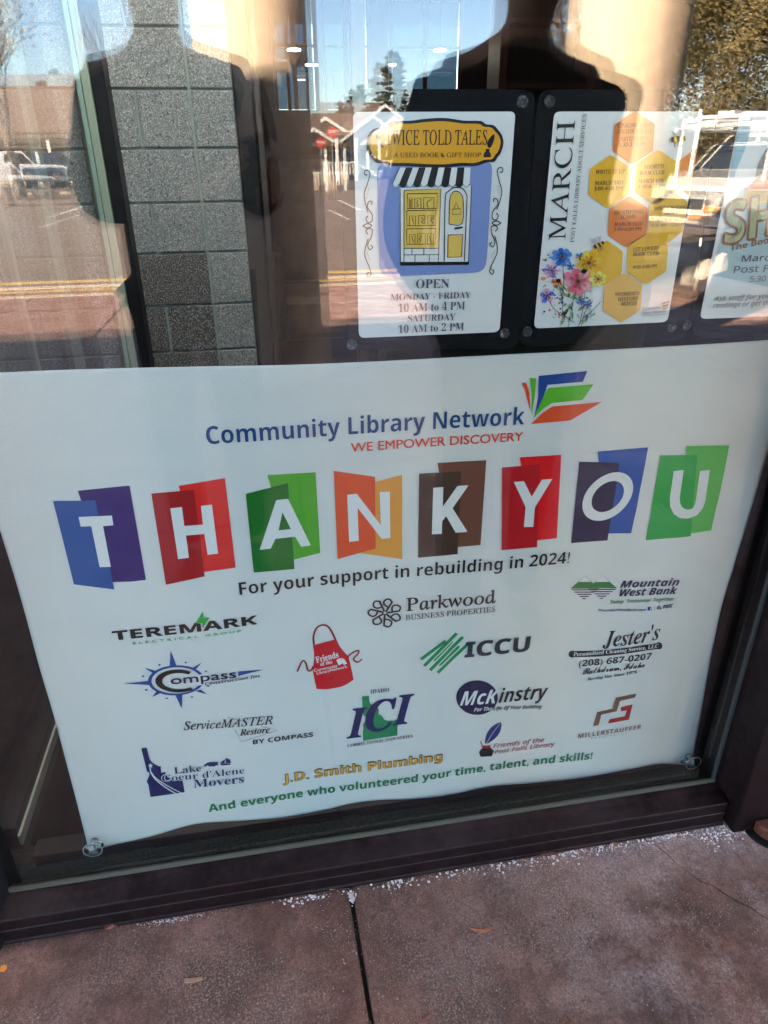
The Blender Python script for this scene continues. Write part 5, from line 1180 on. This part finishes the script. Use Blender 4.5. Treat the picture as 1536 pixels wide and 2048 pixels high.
wsv = [M_ @ Vector(q) for q in ((1.03, -.80, 1.23), (1.03, .80, 1.23), (.53, .70, 1.70), (.53, -.70, 1.70), (1.0, -.8, 1.2), (1.0, .8, 1.2), (.50, .7, 1.67), (.50, -.7, 1.67))]
MB().add(wsv, [(0, 1, 2, 3), (7, 6, 5, 4), (0, 4, 5, 1), (1, 5, 6, 2), (2, 6, 7, 3), (3, 7, 4, 0)]).build('windscreen', DGLASS, r)
b = MB(); RK = mat('white_rack', (.82, .82, .80), .35)
def bar_(a, c, rr=.035): b.tube([M_ @ Vector(a), M_ @ Vector(c)], rr, 8)
for sd in (-.82, .82):
    bar_((-2.8, sd, 1.95), (1.5, sd, 1.95)); 
    for xx in (-2.7, -.95, 1.3): bar_((xx, sd, 1.05), (xx, sd, 2.12))
for xx in (-2.7, -1.8, -.95, .2, 1.3): bar_((xx, -.82, 1.99), (xx, .82, 1.99))
b.build('ladder_rack', RK, r)
MB().box((-.5, .25, 2.03), (1.2, .55, 2.08), M_).build('ladder', RK, r)
# --- planting bed with boulders by the kerb
bed = [V(1375, 545, 8.2), V(1350, 640, 6.4), V(1700, 660, 6.0), V(1800, 540, 8.2)]
vv = [(1, -7.95), (1, -7.95)]
o = MB(); outl = [(4.6, -7.9), (4.1, -6.6), (4.5, -5.6), (6.5, -5.0), (12, -4.9), (12, -7.9)]
slab(o, outl, .0015, .07); o = o.build('mulch_bed', MULCH); o['kind'] = 'structure'
def boulder(x, y, sx, sy, sz, label, seed, m=ROCKM):
    bm = bmesh.new(); bmesh.ops.create_icosphere(bm, subdivisions=3, radius=1); rn = random.Random(seed)
    from mathutils import noise
    for v in bm.verts:
        k = 1+.35*noise.noise(v.co*1.3+Vector((seed*7.1, 0, 0)))+.12*noise.noise(v.co*3.5+Vector((0, seed, 0)))
        v.co = Vector((x+v.co.x*k*sx, y+v.co.y*k*sy, .05+(v.co.z*k+.45)*sz))
    me = bpy.data.meshes.new('boulder'); bm.to_mesh(me); bm.free(); me.materials.append(m)
    o = bpy.data.objects.new('boulder', me); COL.objects.link(o); tag(o, label, 'boulder', 'boulders in the mulch bed')
    return o
for k, (px, py, dep, sx, sz, lab) in enumerate(((1404, 560, 7.6, .10, .26, 'upright pale boulder at the tip of the mulch bed'), (1432, 575, 7.2, .10, .24, 'second upright boulder beside the tip of the bed'), (1478, 595, 6.8, .34, .14, 'low flat sunlit boulder in the mulch bed'), (1570, 560, 7.4, .3, .22, 'broad boulder at the right of the mulch bed'), (1385, 545, 8.6, .22, .22, 'shadowed boulder nearest the truck wheel'))):
    t = V(px, py, dep); boulder(t.x, t.y, sx, sx*.8, sz, lab, k+1)
# --- far tree line closing the view
rn = random.Random(5); b = MB()
for i in range(5200):
    a = rn.uniform(-.75, .95); d = rn.uniform(120, 150); h = rn.uniform(0, 4.5)*(1+.35*math.sin(a*21)+.25*math.sin(a*53))
    blades(b, Vector((math.sin(a)*d, -math.cos(a)*d, h)), Vector((0, 0, 1)), 2.6, .9, rn, 1)
o = b.build('far_woodland', leafmat('far_woods', (.05, .05, .035), (.11, .09, .06))); tag(o, 'brown and green woodland along the horizon', 'woodland', kind='stuff')
